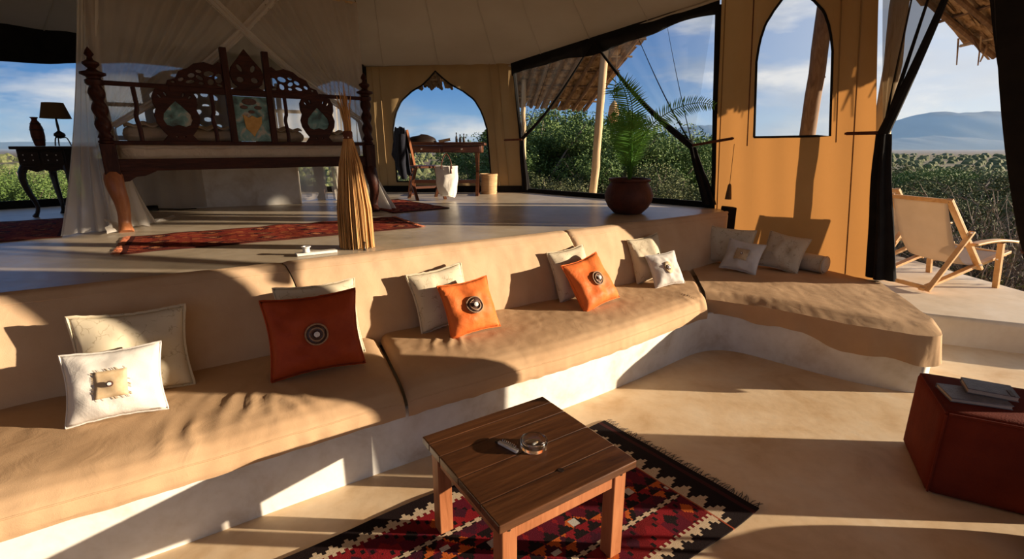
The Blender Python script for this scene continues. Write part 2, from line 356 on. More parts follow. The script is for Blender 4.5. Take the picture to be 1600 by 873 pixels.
# tent walls as bilinear sheets
def bil(c, u, v):
    c = [Vector(x) for x in c]
    return c[0]*(1-u)*(1-v)+c[1]*u*(1-v)+c[2]*u*v+c[3]*(1-u)*v
PAN = [(2.45, 5.9, .30), (3.36, 4.38, .30), (3.02, 4.66, 3.4), (2.23, 5.88, 3.4)]
MES = [(.2, 8.1, .95), (2.43, 5.89, .95), (2.24, 5.89, 3.25), (0., 8.07, 2.88)]
BAK = [(-2.25, 8.1, .95), (.2, 8.1, .95), (0.02, 8.07, 2.88), (-2.25, 8.07, 2.83)]
BKL = [(-3.7, 8.1, .95), (-2.25, 8.1, .95), (-2.25, 8.07, 2.83), (-3.7, 8.07, 2.95)]
LEF = [(-7.2, 4.5, .95), (-3.7, 8.1, .95), (-3.7, 8.07, 2.95), (-7.2, 4.47, 2.95)]
def nrm_of(c):
    a, b, d = Vector(c[0]), Vector(c[1]), Vector(c[3]); return (b-a).cross(d-a).normalized()
OG = [(1, 0), (.96, .16), (.92, .29), (.78, .51), (.55, .66), (.31, .77), (.15, .88), (.06, .95), (0, 1)]
def ogee(s):
    s = abs(s)
    for (a, za), (b, zb) in zip(OG, OG[1:]):
        if b <= s <= a: return lerp(za, zb, (a-s)/(a-b))
    return 0
def wall_hole(c, u0, u1, vb, vs, vt, fold=.012, nf=7, nu=70):
    """sheet with one ogee-arched opening"""
    N = nrm_of(c); mb = MB(); uc = (u0+u1)/2; hw = (u1-u0)/2
    us = sorted(set([i/nu for i in range(nu+1)]+[u0, u1, uc]))
    def P(u, v): return bil(c, u, v)+N*(fold*math.sin(u*nf*2*math.pi+1.3*math.sin(v*4))*(.4+.6*v)+.006*nz(u*6, v*6))
    for a, b in zip(us, us[1:]):
        inside = a >= u0-1e-6 and b <= u1+1e-6
        def strip(la, lb, ha, hb, n):
            for j in range(n):
                t0, t1 = j/n, (j+1)/n
                mb.add([P(a, lerp(la, ha, t0)), P(b, lerp(lb, hb, t0)), P(b, lerp(lb, hb, t1)), P(a, lerp(la, ha, t1))], [(0, 1, 2, 3)])
        if not inside: strip(0, 0, 1, 1, 14)
        else:
            ta, tb = [vs+(vt-vs)*ogee((x-uc)/hw) for x in (a, b)]
            strip(0, 0, vb, vb, 6); strip(ta, tb, 1, 1, 6)
    rim = [P(u0, vb), P(u0, vs)]+[P(lerp(u0, u1, i/40), vs+(vt-vs)*ogee(2*i/40-1)) for i in range(41)]+[P(u1, vs), P(u1, vb)]+[P(lerp(u1, u0, i/6), vb) for i in range(1, 7)]
    pane = MB()
    for i in range(40):
        a, b = lerp(u0, u1, i/40), lerp(u0, u1, (i+1)/40)
        ta, tb = [vs+(vt-vs)*ogee((x-uc)/hw) for x in (a, b)]
        pane.add([P(a, vb), P(b, vb), P(b, tb), P(a, ta)], [(0, 1, 2, 3)])
    return mb, rim, pane
def weld(ob, d=.0005):
    bm = bmesh.new(); bm.from_mesh(ob.data); bmesh.ops.remove_doubles(bm, verts=bm.verts, dist=d); bm.to_mesh(ob.data); bm.free()
# back wall with the big arch
mb, rim, pane = wall_hole(BAK, .163, .787, .088, .51, .955)
wb = struct('wall_back', mb, M_canvasb, label='ochre canvas tent wall with the arched window behind the desk', cat='wall'); weld(wb)
w1 = pane.build('window_1', M_mesh); tag(w1, 'ogee-arched mesh window behind the writing desk', 'window', kind='structure'); weld(w1)
MB().tube(rim, .012, 6).build('window_frame', M_black, w1)
# seams of the back wall
for u in (.05, .10, .84, .90):
    MB().tube([bil(BAK, u, v/8)+Vector((0, -.016, 0)) for v in range(9)], .006, 5).build('seam', M_canvasb, wb)
MB().beam(bil(BAK, 0, 0)+Vector((0, -.03, .05)), bil(BAK, 1, 0)+Vector((0, -.03, .05)), .03, .10).build('hem', M_black, wb)
# right canvas panel
mb, rim, pane = wall_hole(PAN, .287, .765, .469, .71, .93, fold=.010, nf=5)
wr_ = struct('wall_right', mb, M_canvas, label='sunlit ochre canvas tent wall with a pointed window', cat='wall'); weld(wr_)
w2 = pane.build('window_2', M_mesh); tag(w2, 'pointed mesh window in the sunlit canvas wall', 'window', kind='structure'); weld(w2)
MB().tube(rim, .012, 6).build('window_frame', M_black, w2)
NP = nrm_of(PAN)
if NP.x > 0: NP = -NP
for u0, u1, v0, v1 in ((.245, .262, .44, .98), (.80, .815, .45, .98), (.86, .93, .02, .98), (.03, .04, .02, .98)):
    MB().tube([bil(PAN, lerp(u0, u1, i/8), lerp(v0, v1, i/8))+NP*.012 for i in range(9)], .006, 5).build('seam', M_strap if u0 < .8 and u0 > .2 else M_canvas, wr_)
# mesh wall: sill, posts, black valance
w3 = thing('window_3', 'wide mesh opening with black frame behind the potted cycad', 'window', MES[0], kind='structure')
L3 = Vector(MES[0])
def m3(u, v): return bil(MES, u, v)-L3
MB().beam(m3(0, .015), m3(1, .015), .05, .07).build('sill', M_black, w3)
MB().tube([m3(.005, 0), m3(.012, .5), m3(.01, 1)], .028, 8).build('frame_post', M_black, w3)
MB().tube([m3(.992, 0), m3(.99, .5), m3(.992, .95)], .035, 8).build('frame_post', M_black, w3)
MB().grid(lambda s, t: m3(s, lerp(1.0, .905+.014*math.sin(s*9)+.006*math.sin(s*23), t))+Vector((-.02, -.02, 0))*(1+.3*math.sin(s*40)*t), 80, 4).build('valance', M_black, w3)
# left mesh openings
for nm, C, lab in (('window_4', LEF, 'wide mesh opening behind the dark bedside table'), ('window_5', BKL, 'mesh opening behind the carved bed head')):
    L0 = Vector(C[0]); wn = thing(nm, lab, 'window', C[0], kind='structure')
    MB().grid(lambda s, t: bil(C, s, t)-L0, 6, 4).build('mesh_pane', M_mesh, wn)
    MB().beam(bil(C, 0, .02)-L0, bil(C, 1, .02)-L0, .05, .10).build('sill', M_black, wn)
    for u in (0.0, 1.0): MB().tube([bil(C, u, 0)-L0, bil(C, u, 1)-L0], .03, 8).build('frame_post', M_black, wn)
    MB().grid(lambda s, t: bil(C, s, lerp(1.02, .845+.03*math.sin(s*11), t))-L0+Vector((.0, -.03, 0))*(1+math.sin(s*60)), 60, 4).build('valance', M_black, wn)
# corner blocks
struct('trim_corner', MB().box((2.50, 5.70, .83), (.10, .20, .32), None), M_black, bevel=.01, label='black boxed corner where mesh opening meets canvas wall', cat='trim')
# canvas at the far left
struct('wall_left', MB().grid(lambda s, t: (lerp(-6.5, -7.2, s)+.03*math.sin(s*40), lerp(-3.5, 4.5, s), lerp(-.2, 3.1, t)), 40, 8), M_canvasb, label='canvas tent wall on the far left', cat='wall')

struct('wall_sky_block', MB().grid(lambda s, t: (3.15+.03*math.sin(s*40), lerp(.75, -3.5, s), lerp(0, 3.4, t)), 40, 8), M_canvasb, label='unseen canvas wall added right behind the viewer to block sky light', cat='wall')  # out of view, added to cut the sky fill from behind
# ceiling canopy
APEX = Vector((-.8, 2.6, 4.75))
EAVE = [(-7.3, 4.5, 2.95), (-3.7, 8.12, 2.95), (-2.25, 8.12, 2.83), (.0, 8.12, 2.86), (2.20, 5.90, 3.20), (3.02, 4.66, 3.38), (2.95, 2.4, 3.35), (3.2, .2, 3.35), (3.2, -3.5, 3.35), (-6.5, -3.5, 3.1), (-7.3, 4.5, 2.95)]
def ceil_pt(s, t):
    e = poly_at(EAVE, s); p = e.lerp(APEX, t)
    return p-Vector((0, 0, .10*math.sin(math.pi*t)+.012*abs(math.sin(s*46*math.pi))*math.sin(math.pi*min(1, t*1.0))**.5))
cl_ = struct('ceiling', MB().grid(lambda s, t: ceil_pt(s, t), 184, 14), M_ceil, label='pale canvas tent ceiling rising in seamed panels', cat='ceiling')
for k in range(46):
    s = (k)/23/2
    MB().tube([ceil_pt(s, t/10)+Vector((0, 0, -.004)) for t in range(11)], .007, 5).build('seam', M_ceil, cl_)
hem = [poly_at(EAVE, i/120)+Vector((0, 0, -.015)) for i in range(121)]
MB().tube(hem, .022, 6).build('hem', M_ceil, cl_)

# ================================================================ CUSHIONS
SEAM = smooth_poly([(-4.6, .62, 0), (-2.38, 2.06, 0), (-1.79, 2.43, 0), (-.98, 2.93, 0), (-.1, 3.49, 0), (.88, 4.11, 0), (1.8, 4.80, 0), (2.22, 5.12, 0)], 1)
FRONT3 = [Vector((p[0], p[1], 0)) for p in FRONT]
def split(path, P):          # parameter of the path point closest to P
    P = Vector((P[0], P[1], 0)); return min((i/600 for i in range(601)), key=lambda t: (poly_at(path, t)-P).length)
RUCK = [(-1.28, 2.16, .17, .2, 62), (-1.05, 2.20, .15, 1.0, 70), (-.42, 2.92, .13, .1, 75), (-1.40, 1.86, .12, .5, 60), (1.45, 3.86, .10, .9, 70)]
def seat_fn(fa, fb, ba, bb, seed, droop=.0):
    prof = [(-.035, .300), (-.045, .325), (-.045, .36), (-.03, .395), (.01, .432), (.07, .455), (.16, .468), (.30, .474)]
    def fn(s, t):
        # pull the ends in a little so neighbours part
        A = poly_at(FRONT3, lerp(fa, fb, s)); B = poly_at(SEAM, lerp(ba, bb, s)); d = (B-A); L = d.length; d.normalize()
        e = min(s, 1-s); end = min(1, e*40); k = math.sqrt(max(0, 1-(1-end)**2))
        if t < .5:
            x = t/.5*(len(prof)-1); i = min(int(x), len(prof)-2); f = x-i
            n_, z = lerp(prof[i][0], prof[i+1][0], f), lerp(prof[i][1], prof[i+1][1], f)
            if i == 0: z -= droop*(.5+.5*math.sin(s*7+seed))*(1-f)+.008*nz(s*30, seed)
        else:
            n_ = lerp(.30, L+.03, (t-.5)/.5); z = .474
        p = A+d*n_
        wr = (.006*nz(p.x*3+seed, p.y*4, seed)+.0025*nz(p.x*14, p.y*14, seed+3))*(1 if t > .1 else .6)
        ruck = 0
        for (rx_, ry_, rs_, ra_, rk_) in RUCK:
            dx, dy = p.x-rx_, p.y-ry_; g_ = math.exp(-(dx*dx+dy*dy)/(rs_*rs_))
            if g_ > .02:
                q_ = dx*math.cos(ra_)+dy*math.sin(ra_)+.03*nz(p.x*9, p.y*9, 5); ruck += g_*.009*(.5+.5*math.sin(q_*rk_))**2
        if t < .35: p = p+d*(-.010*nz(lerp(fa, fb, s)*140, seed, 8)*(1-t/.35)*min(1, t*12)*(.5+.5*nz(s*14, seed, 2)))
        z = .34+(z-.34)*(.6+.4*k) if z > .34 else z
        return Vector((p.x, p.y, z+wr+ruck))
    return fn
f0, f1, f2 = 0.0, split(FRONT3, (-.56, 2.33)), split(FRONT3, (1.60, 3.83))
b0, b1, b2 = 0.0, split(SEAM, (-.86, 3.0)), split(SEAM, (1.80, 4.80))
s1 = MB().grid(seat_fn(f0, f1-.001, b0, b1-.001, 1.7), 260, 56).build('seat_cushion', M_seat, origin=(-1.9, 1.7, .34)); tag(s1, 'tan cotton bench seat cushion under the rust-orange pillow, nearest the camera', 'cushion', 'bench seat cushions')
s2 = MB().grid(seat_fn(f1+.001, f2-.001, b1+.001, b2-.001, 5.1), 260, 56).build('seat_cushion', M_seat, origin=(.4, 3.4, .34)); tag(s2, 'tan cotton bench seat cushion along the middle of the bench', 'cushion', 'bench seat cushions')
def piping(fn, name, par, t, s0=.004, s1_=.996):
    MB().tube([fn(lerp(s0, s1_, i/80), t)-par.location for i in range(81)], .004, 5).build(name, M_seat, par)
piping(seat_fn(f0, f1-.001, b0, b1-.001, 1.7), 'piping', s1, .19); piping(seat_fn(f1+.001, f2-.001, b1+.001, b2-.001, 5.1), 'piping', s2, .19)
# wing cushion draped over the right end
WF = smooth_poly([(1.62, 3.90, 0), (1.78, 3.84, 0), (1.92, 3.76, 0), (2.10, 3.58, 0), (2.40, 3.29, 0), (2.70, 3.10, 0), (2.86, 3.08, 0), (2.94, 3.20, 0)], 2)
WBK = smooth_poly([(1.82, 4.82, 0), (2.20, 5.12, 0), (2.44, 5.66, 0), (2.60, 5.55, 0), (3.0, 4.90, 0), (3.34, 4.34, 0)], 2)
def wing(s, t):
    A = poly_at(WF, s); B = poly_at(WBK, s)
    if t < .25:
        f = t/.25; off = -.05+.03*f; z = .28+.16*f; drop = .045*math.sin(s*5.3+.6)+.018*math.sin(s*19)
        z += drop*(1-f)
        d = (Vector((2.6, 4.6, 0))-A).normalized(); p = A+d*(off+.012*math.sin(s*44)*(1-f))
    else:
        f = (t-.25)/.75; p = A.lerp(B, f*.995+.0); z = .44+.035*min(1, f*9)
        d = (Vector((2.6, 4.6, 0))-A).normalized(); p = p+d*(-.02)*(1-f)
    z += .010*nz(p.x*3, p.y*3, 9)+.003*nz(p.x*15, p.y*15, 4)
    return Vector((p.x, p.y, z))
s3 = MB().grid(wing, 160, 48).build('seat_cushion', M_seat, origin=(2.5, 4.3, .34)); tag(s3, 'tan cotton seat cover draped over the curved bench end by the canvas wall', 'cushion', 'bench seat cushions')
# backrests: wedge cushions leaning on the platform riser
EDGE3 = [Vector((p[0], p[1], 0)) for p in EDGE]
def back_fn(sa, sb, ea, eb, seed):
    prof = [(0.02, .40), (.015, .47), (.05, .56), (.20, .72), (.45, .87), (.60, .925), (.74, .962), (.90, .972), (1.0, .962), (1.06, .945)]
    def fn(s, t):
        A = poly_at(SEAM, lerp(sa, sb, s)); B = poly_at(EDGE3, lerp(ea, eb, s))
        x = t*(len(prof)-1); i = min(int(x), len(prof)-2); f = x-i
        n_, z = lerp(prof[i][0], prof[i+1][0], f), lerp(prof[i][1], prof[i+1][1], f)
        e = min(s, 1-s); k = math.sqrt(max(0, 1-(1-min(1, e*45))**2))
        p = A.lerp(B, n_ + .10*(1-k)*(1-n_)); N = Vector((.54, -.84, 0))
        q = N*(.012*nz(p.x*3, p.y*3, z*5+seed)+.006*nz(p.x*11, p.y*11, z*6+seed))
        return Vector((p.x, p.y, z-.012*(1-k)))+q
    return fn
g1, g2 = split(SEAM, (-1.20, 2.80)), split(SEAM, (.62, 3.93)); h1, h2 = split(EDGE3, (-1.45, 3.00)), split(EDGE3, (.42, 4.16))
for fa, fb, ea, eb, sd, lab, org in ((.0, g1, split(EDGE3, (-5.1, .64)), h1, 2.2, 'tan backrest cushion behind the white square-patch pillow', (-1.8, 2.5, .5)),
                      (g1+.0008, g2, h1+.0006, h2, 6.4, 'tan backrest cushion behind the two middle cream and orange pillow pairs', (-.3, 3.4, .5)),
                      (g2+.0008, 1.0, h2+.0006, 1.0, 9.9, 'tan backrest cushion below the terracotta pot', (1.2, 4.4, .5))):
    fn = back_fn(fa, fb, ea, eb, sd)
    o = MB().grid(fn, 160, 30).build('backrest_cushion', M_back, origin=org); tag(o, lab, 'cushion', 'bench backrest cushions')
    MB().tube([fn(.004+.992*i/70, .56)-o.location for i in range(71)], .004, 5).build('piping', M_back, o)

# ---------------------------------------------------------------- pillows
def pillow(label, M, wd, ht, yaw, lean, mat, th=.16, roll=0, deco=None, seed=0, flange=0.0, group='throw pillows on the bench'):
    root = thing('throw_pillow', label, 'pillow', (M[0], M[1], M[2]), group=group)
    root.rotation_euler = (Matrix.Rotation(R(yaw), 3, 'Z') @ Matrix.Rotation(R(-lean), 3, 'X') @ Matrix.Rotation(R(roll), 3, 'Y')).to_euler()
    N = 26
    def sh(a, b, side):
        x, y = 2*a-1, 2*b-1
        px_ = x*(1-.09*(1-y*y)**1.2); py_ = y*(1-.09*(1-x*x)**1.2)        # edges drawn in between the corners
        f = max(0, (1-x**2)*(1-y**2))**.42
        k = 1+.35*nz(x*1.7+seed, y*1.7, seed*3.1)
        wr = .009*nz(x*2.6+seed, y*2.6, side*5+seed)+.006*nz((x+y)*5+seed, (x-y)*1.6, seed)
        sag = 1-.25*y
        edge = (.005 if flange else .003)*nz(x*(9 if flange else 6), y*9, seed) if max(abs(x), abs(y)) > .97 else 0
        return Vector((px_*wd/2, side*(f*th/2*k*sag+wr*f), (py_+1)*ht/2*.985+edge+.004))
    mb = MB(); mb.grid(lambda a, b: sh(a, b, -1), N, N); mb.grid(lambda a, b: sh(1-a, b, 1), N, N)
    cov = mb.build('cover', mat, root); weld(cov, .0008)
    rim = [sh(i/N, 0, -1) for i in range(N)]+[sh(1, i/N, -1) for i in range(N)]+[sh(1-i/N, 1, -1) for i in range(N)]+[sh(0, 1-i/N, -1) for i in range(N+1)]
    MB().tube(rim, .0045 if not flange else .008, 5).build('piping', mat, root)
    def on(x, z, d=.0):  # point on the front face
        p = sh(x, z, -1); return Vector((p.x, p.y-d, p.z))
    def ringdisc(name, r0, r1, m, d, par, n=28, sx_=1.0):
        mb = MB(); vs = []; fs = []
        for i in range(n):
            a = 2*math.pi*i/n
            for r in (r0, r1): vs.append(on(.5+sx_*r*math.cos(a)/wd, .5+r*math.sin(a)/ht, d))
        for i in range(n): fs.append((2*i, 2*i+1, 2*((i+1) % n)+1, 2*((i+1) % n)))
        ob = MB().add(vs, fs).build(name, m, par); ob.modifiers.new('s', 'SOLIDIFY').thickness = .004
        return ob
    if deco == 'round':
        md = ringdisc('medallion', .004, .062, M_bead, .006, root)
        ringdisc('beaded_rim', .055, .064, M_ring, .010, md); ringdisc('beaded_ring', .034, .041, M_ring, .010, md)
        c = on(.5, .5, .012)
        MB().lathe([(0.001, 0), (.014, .002), (.015, .008), (.008, .012), (.0005, .013)], 10, M=Matrix.Translation(c) @ Matrix.Rotation(R(90), 4, 'X')).build('shell_button', M_shell, md)
    if deco == 'oval':
        md = ringdisc('medallion', .004, .062, M_patch, .006, root, sx_=.85)
        ringdisc('bead_ring', .010, .026, M_bead, .010, md)
        c = on(.5, .5, .012)
        MB().lathe([(0.001, 0), (.010, .002), (.010, .007), (.0005, .010)], 10, M=Matrix.Translation(c) @ Matrix.Rotation(R(90), 4, 'X')).build('shell_button', M_shell, md)
    if deco == 'square':
        h = .065
        md = MB().grid(lambda a, b: on(.5+(a-.5)*2*h/wd, .5+(b-.5)*2*h/ht, .006+.003*abs(nz(a*5, b*5, seed))), 8, 8).build('patch', M_patch, root); md.modifiers.new('s', 'SOLIDIFY').thickness = .004
        fr = MB(); rnd = random.Random(int(seed*10))
        for k in range(40):
            e = k % 4; q = rnd.random()
            a = [(q, -.0), (q, 1.0), (0, q), (1, q)][e]; b = [(q+.06, -.09), (q-.07, 1.09), (-.09, q+.08), (1.09, q-.06)][e]
            fr.tube([on(.5+(x-.5)*2*h/wd, .5+(y-.5)*2*h/ht, .004) for x, y in (a, b)], .0009, 3)
        fr.build('frayed_threads', M_patch, md)['kind'] = 'stuff'
        c = on(.5, .5, .012)
        bb = MB(); bb.lathe([(0.001, 0), (.013, .002), (.013, .004), (.008, .005), (.0005, .006)], 12, M=Matrix.Translation(c) @ Matrix.Rotation(R(90), 4, 'X')); bb.build('bead_button', M_bead, md)
        MB().lathe([(0.001, 0), (.007, .001), (.007, .013), (.0005, .014)], 10, M=Matrix.Translation(c) @ Matrix.Rotation(R(90), 4, 'X')).build('shell_bead', M_shell, md)
    return root
pillow('large cream leaf-print pillow behind the white square-patch pillow', (-1.83, 2.19, .475), .46, .42, 33, 15, M_cream, roll=2, seed=1, flange=1)
pillow('white pillow with frayed beige square patch, leaning at the far left', (-1.76, 1.97, .475), .37, .32, 27, 22, M_white, th=.12, deco='square', seed=2.3)
pillow('cream leaf-print pillow mostly hidden behind the rust-orange pillow', (-1.06, 2.60, .475), .44, .45, 31, 16, M_cream, th=.10, seed=3.3)
pillow('largest pillow, rust-orange silk with dark beaded medallion', (-1.03, 2.43, .478), .48, .43, 30, 15, M_rust, deco='round', seed=4.1)
pillow('cream leaf-print pillow casting a shadow behind the middle orange pillow', (-.42, 3.15, .475), .42, .41, 36, 22, M_cream, roll=-4, seed=5.7, flange=1)
pillow('bright orange beaded pillow in the middle of the bench', (-.23, 3.02, .475), .37, .36, 33, 25, M_orange, roll=-3, deco='round', seed=6.2)
pillow('cream leaf-print pillow behind the right orange pillow', (.54, 3.80, .475), .39, .42, 34, 22, M_cream, roll=-4, seed=7.4)
pillow('bright orange beaded pillow tilted beside the backrest seam', (.70, 3.60, .475), .42, .41, 38, 33, M_orange, roll=-8, deco='round', seed=8.8)
pillow('cream leaf-print pillow behind the white oval-medallion pillow', (1.28, 4.33, .475), .38, .42, 30, 18, M_cream, roll=-5, seed=9.1)
pillow('small white pillow with beige oval medallion', (1.39, 4.16, .475), .32, .31, 21, 30, M_white, th=.11, roll=-4, deco='oval', seed=10.4)
pillow('cream leaf-print pillow in the far bench corner', (2.22, 4.98, .48), .46, .38, -22, 14, M_cream, roll=4, seed=11.9)
pillow('small white square-patch pillow in the far bench corner', (2.19, 4.66, .48), .34, .33, -36, 34, M_white, th=.11, roll=6, deco='square', seed=12.6)
pillow('cream leaf-print pillow resting against the sunlit canvas wall', (2.60, 4.72, .48), .38, .40, -38, 34, M_cream, roll=8, seed=13.2)
bo = thing('bolster', 'small round cream bolster beside the canvas wall', 'pillow', (2.92, 4.78, .555), rot=(0, 0, R(-59)))
MB().lathe([(.001, -.20), (.035, -.205), (.07, -.195), (.083, -.17), (.085, 0), (.083, .17), (.07, .195), (.035, .205), (.001, .20)], 24, M=Matrix.Rotation(R(90), 4, 'Y')).build('cover', M_cream, bo)
for x in (-.185, .185): MB().tube([(x, .083*math.cos(2*math.pi*k/24), .083*math.sin(2*math.pi*k/24)) for k in range(25)], .005, 5, cap=False).build('piping', M_patch, bo)

# ================================================================ COFFEE TABLE
TC = Vector((.055, 1.785)); e1 = (Vector((.36, 2.17))-Vector((-.32, 1.89))).normalized()
TYAW = math.atan2(.53, .835)
# table corners on the photograph: left, back, right, front
tb = thing('coffee_table', 'square dark-topped wooden coffee table on the kilim', 'table', (.055, 1.772, .011), rz=R(33.5))
TW, TD = .64, .62
ys = [-TD/2, -TD/2+.125, -TD/2+.29, -TD/2+.45, TD/2-.07, TD/2]
for a, b in zip(ys, ys[1:]):
    MB().box((0, (a+b)/2, .4325), (TW, b-a-.0022, .035)).build('top_plank', M_table, tb, bevel=.004, smooth=False)
for sx_ in (-1, 1):
    for sy_ in (-1, 1): MB().box((sx_*.262, sy_*.252, .2075), (.062, .062, .415)).build('leg', M_tableleg, tb, bevel=.004, smooth=False)
for s in (-1, 1):
    MB().box((0, s*.262, .375), (.462, .026, .075)).build('apron', M_tableleg, tb, bevel=.002, smooth=False)
    MB().box((s*.272, 0, .375), (.026, .442, .075)).build('apron', M_tableleg, tb, bevel=.002, smooth=False)
for x, y in ((.265, -.2835), (-.265, -.2835)): MB().lathe([(.005, 0), (.005, .002)], 8, M=Matrix.Translation((x, y, .39)) @ Matrix.Rotation(R(90), 4, 'X')).build('dowel', M_dark, tb)
MB().lathe([(.012, 0), (.012, .0012), (.002, .0006)], 14, c=(.03, -.193, .450)).build('knot', M_dark, tb)
# ashtray, butt, corkscrew knife
at = thing('ashtray', 'round clear glass ashtray on the coffee table', 'ashtray', (.090, 1.777, .4615))
MB().lathe([(.001, 0), (.052, 0), (.055, .004), (.056, .034), (.054, .037), (.049, .036), (.046, .014), (.042, .011), (.001, .010)], 36).build('bowl', M_glass, at)
bt = thing('cigarette_butt', 'stubbed cigarette butt inside the glass ashtray', 'cigarette', (.093, 1.777, .473), rz=.7)
MB().tube([(-.010, 0, .006), (0, 0, .005), (.006, 0, .005)], .0045, 8).build('paper', M_shell, bt); MB().tube([(.006, 0, .005), (.016, .002, .005)], .0046, 8).build('filter', M_patch, bt)
ck = thing('corkscrew_knife', 'folded steel corkscrew knife beside the ashtray', 'corkscrew', (-.017, 1.767, .4615), rz=R(-42))
MB().box((0, 0, .007), (.105, .016, .012)).build('handle', M_shell, ck, bevel=.004)
MB().box((-.058, 0, .007), (.016, .020, .010)).build('bolster', M_dark, ck, bevel=.003)
MB().box((.01, .009, .010), (.085, .004, .010)).build('lever', M_steel, ck, bevel=.001)
MB().tube([(-.04+.07*i/40, .011+.005*math.cos(i*1.1), .017+.005*math.sin(i*1.1)) for i in range(41)], .0016, 5).build('screw', M_steel, ck)

# ================================================================ RUGS
def rug(name, label, O, U, L, V_, Wd, z, paint, nx, ny, fringe=None, fmat=M_fringe, wav=.004):
    U = Vector((U[0], U[1], 0)).normalized(); Vv = Vector((V_[0], V_[1], 0)).normalized(); O = Vector((O[0], O[1], z))
    root = thing(name, label, 'rug', O)
    me = bpy.data.meshes.new(name); vs = []; fs = []
    for j in range(ny+1):
        for i in range(nx+1):
            p = U*(L*i/nx)+Vv*(Wd*j/ny)
            p = p+Vv*(.006*math.sin(i/nx*17))*(1 if j in (0, ny) else 0)
            vs.append((p.x, p.y, .009+wav*nz(p.x*5, p.y*5, 2)))
    for j in range(ny):
        for i in range(nx): fs.append((j*(nx+1)+i, j*(nx+1)+i+1, (j+1)*(nx+1)+i+1, (j+1)*(nx+1)+i))
    if U.cross(Vv).z < 0: fs = [f[::-1] for f in fs]
    me.from_pydata(vs, [], fs); me.update()
    ca = me.color_attributes.new('Col', 'FLOAT_COLOR', 'CORNER'); dat = []
    for j in range(ny):
        for i in range(nx):
            c = paint(i, j, nx, ny); dat += list(c)+[1.0] if False else (list(c)+[1.0])*4
    ca.data.foreach_set('color', dat)
    me.materials.append(M_rug); ob = bpy.data.objects.new('weave', me); col.objects.link(ob); ob.parent = root
    sm = ob.modifiers.new('s', 'SOLIDIFY'); sm.thickness = .007; sm.offset = -1
    for e in (fringe or ()):
        fr = MB(); rnd = random.Random(5)
        n = int(Wd/.012)
        for k in range(n):
            s0 = U*(0 if e == 0 else L)+Vv*(Wd*(k+.5)/n)+Vector((0, 0, .006)); d = U*(-1 if e == 0 else 1)
            d = (d+Vv*rnd.uniform(-.5, .5)).normalized(); ln = rnd.uniform(.035, .06)
            fr.tube([s0, s0+d*ln*.5+Vector((0, 0, .003)), s0+d*ln+Vv*rnd.uniform(-.008, .008)-Vector((0, 0, .002))], [.0022, .0025, .001], 4)
        f = fr.build('fringe', fmat, root); f['kind'] = 'stuff'
    return root
K = (.012, .006, .006); CR = (.52, .40, .27); RD = (.22, .010, .014); MA = (.10, .006, .016); OR = (.48, .10, .018); PU = (.05, .008, .018); WH = (.50, .46, .40); DR = (.15, .008, .010)
def kilim(i, j, nx, ny):
    # i along the length from the fringed end, j across
    e = min(j, ny-1-j)
    if i < 4: return K
    if i < 7: return (.05, .012, .012)
    if i < 13: return K
    if i < 26:                                # stepped cream / black end border
        st = [1, 1, 5, 5, 9, 9, 11, 11, 7, 7, 3][j % 11]
        return CR if (26-i) <= st and e > 3 else K
    if i < 27: return (.34, .07, .03)
    if e < 5: return K
    if e < 12:
        st = [1, 1, 3, 3, 5, 5, 3, 3][i % 8]
        return CR if (12-e) <= st+1 else K
    if e < 14: return CR if (i % 4) < 2 else DR
    if e < 32:
        c = (i-26)//15; t = abs(((i-26) % 15)-7); q = e-14
        if t+abs(q-9)*.8 < 4: return (OR, K, RD, PU)[c % 4]
        if (i//2+(e//3)*2) % 9 == 0: return K
        return (DR, MA, RD)[(c+(q > 9)) % 3]
    if e < 35: return CR if ((i//3) % 2) == (1 if e == 33 else 0) or e == 33 else K
    # field: rows of small stepped triangles inside large lozenges
    q = e-35; row = q//7; r = q % 7; ph = (i+(row % 2)*5) % 10
    tri = abs(ph-5) <= (r//2)*1.6
    big = abs(((i-26) % 44)-22)/22+q/26
    if abs((i-26) % 44-22) < 3 and abs(q-17) < 3: return WH
    if abs((i-26+22) % 44-22) < 3 and abs(q-6) < 2: return WH
    if big < .62: c = [(MA, PU), (RD, K), (MA, DR)][row % 3]
    elif big < .95: c = [(OR, K), (RD, K)][row % 2]
    else: c = [(RD, MA), (OR, PU), (MA, K)][row % 3]
    return c[0] if tri else c[1]
def warp_kilim(i, j, nx, ny): return kilim(i, j, nx, ny)
rug('kilim_rug', 'black-bordered red kilim with cream zigzag border under the coffee table', (.575, 2.735), (-.82, -.572), 2.15, (.605, -.79), .97, 0.001, warp_kilim, 262, 118, fringe=(0,))
def redrug(seed):
    def f(i, j, nx, ny):
        e = min(i, nx-1-i, j, ny-1-j)
        if e < 2: return (.06, .012, .008)
        if e < 5: return ((.30, .07, .03) if (i+j) % 5 < 2 else (.13, .018, .012))
        v = nz(i*.21+seed, j*.33, seed)
        d = (abs((i % 22)-11)+abs((j % 16)-8)*1.3)
        if d < 3: return (.38, .14, .06)
        if d < 6: return (.05, .010, .010)
        return (.26, .040, .018) if v > .12 else (.17, .020, .012) if v > -.25 else (.32, .085, .03)
    return f
rug('runner_rug', 'red patterned runner on the platform in front of the bed', (-2.64, 3.25), (.845, .537), 2.16, (-.537, .845), .80, ZP+.001, redrug(1), 130, 50, fringe=(0, 1), fmat=M_fringer, wav=.010)
rug('bedside_rug', 'dark red rug by the bedside table at the far left', (-3.62, 3.92), (-.625, .781), 1.42, (-.781, -.625), .95, ZP+.001, redrug(4), 84, 56, wav=.004)
rug('bedside_rug', 'red rug lying between the bed and the writing desk', (-1.30, 5.40), (-.625, .781), 1.35, (.781, .625), .72, ZP+.001, redrug(9), 90, 46, wav=.006)

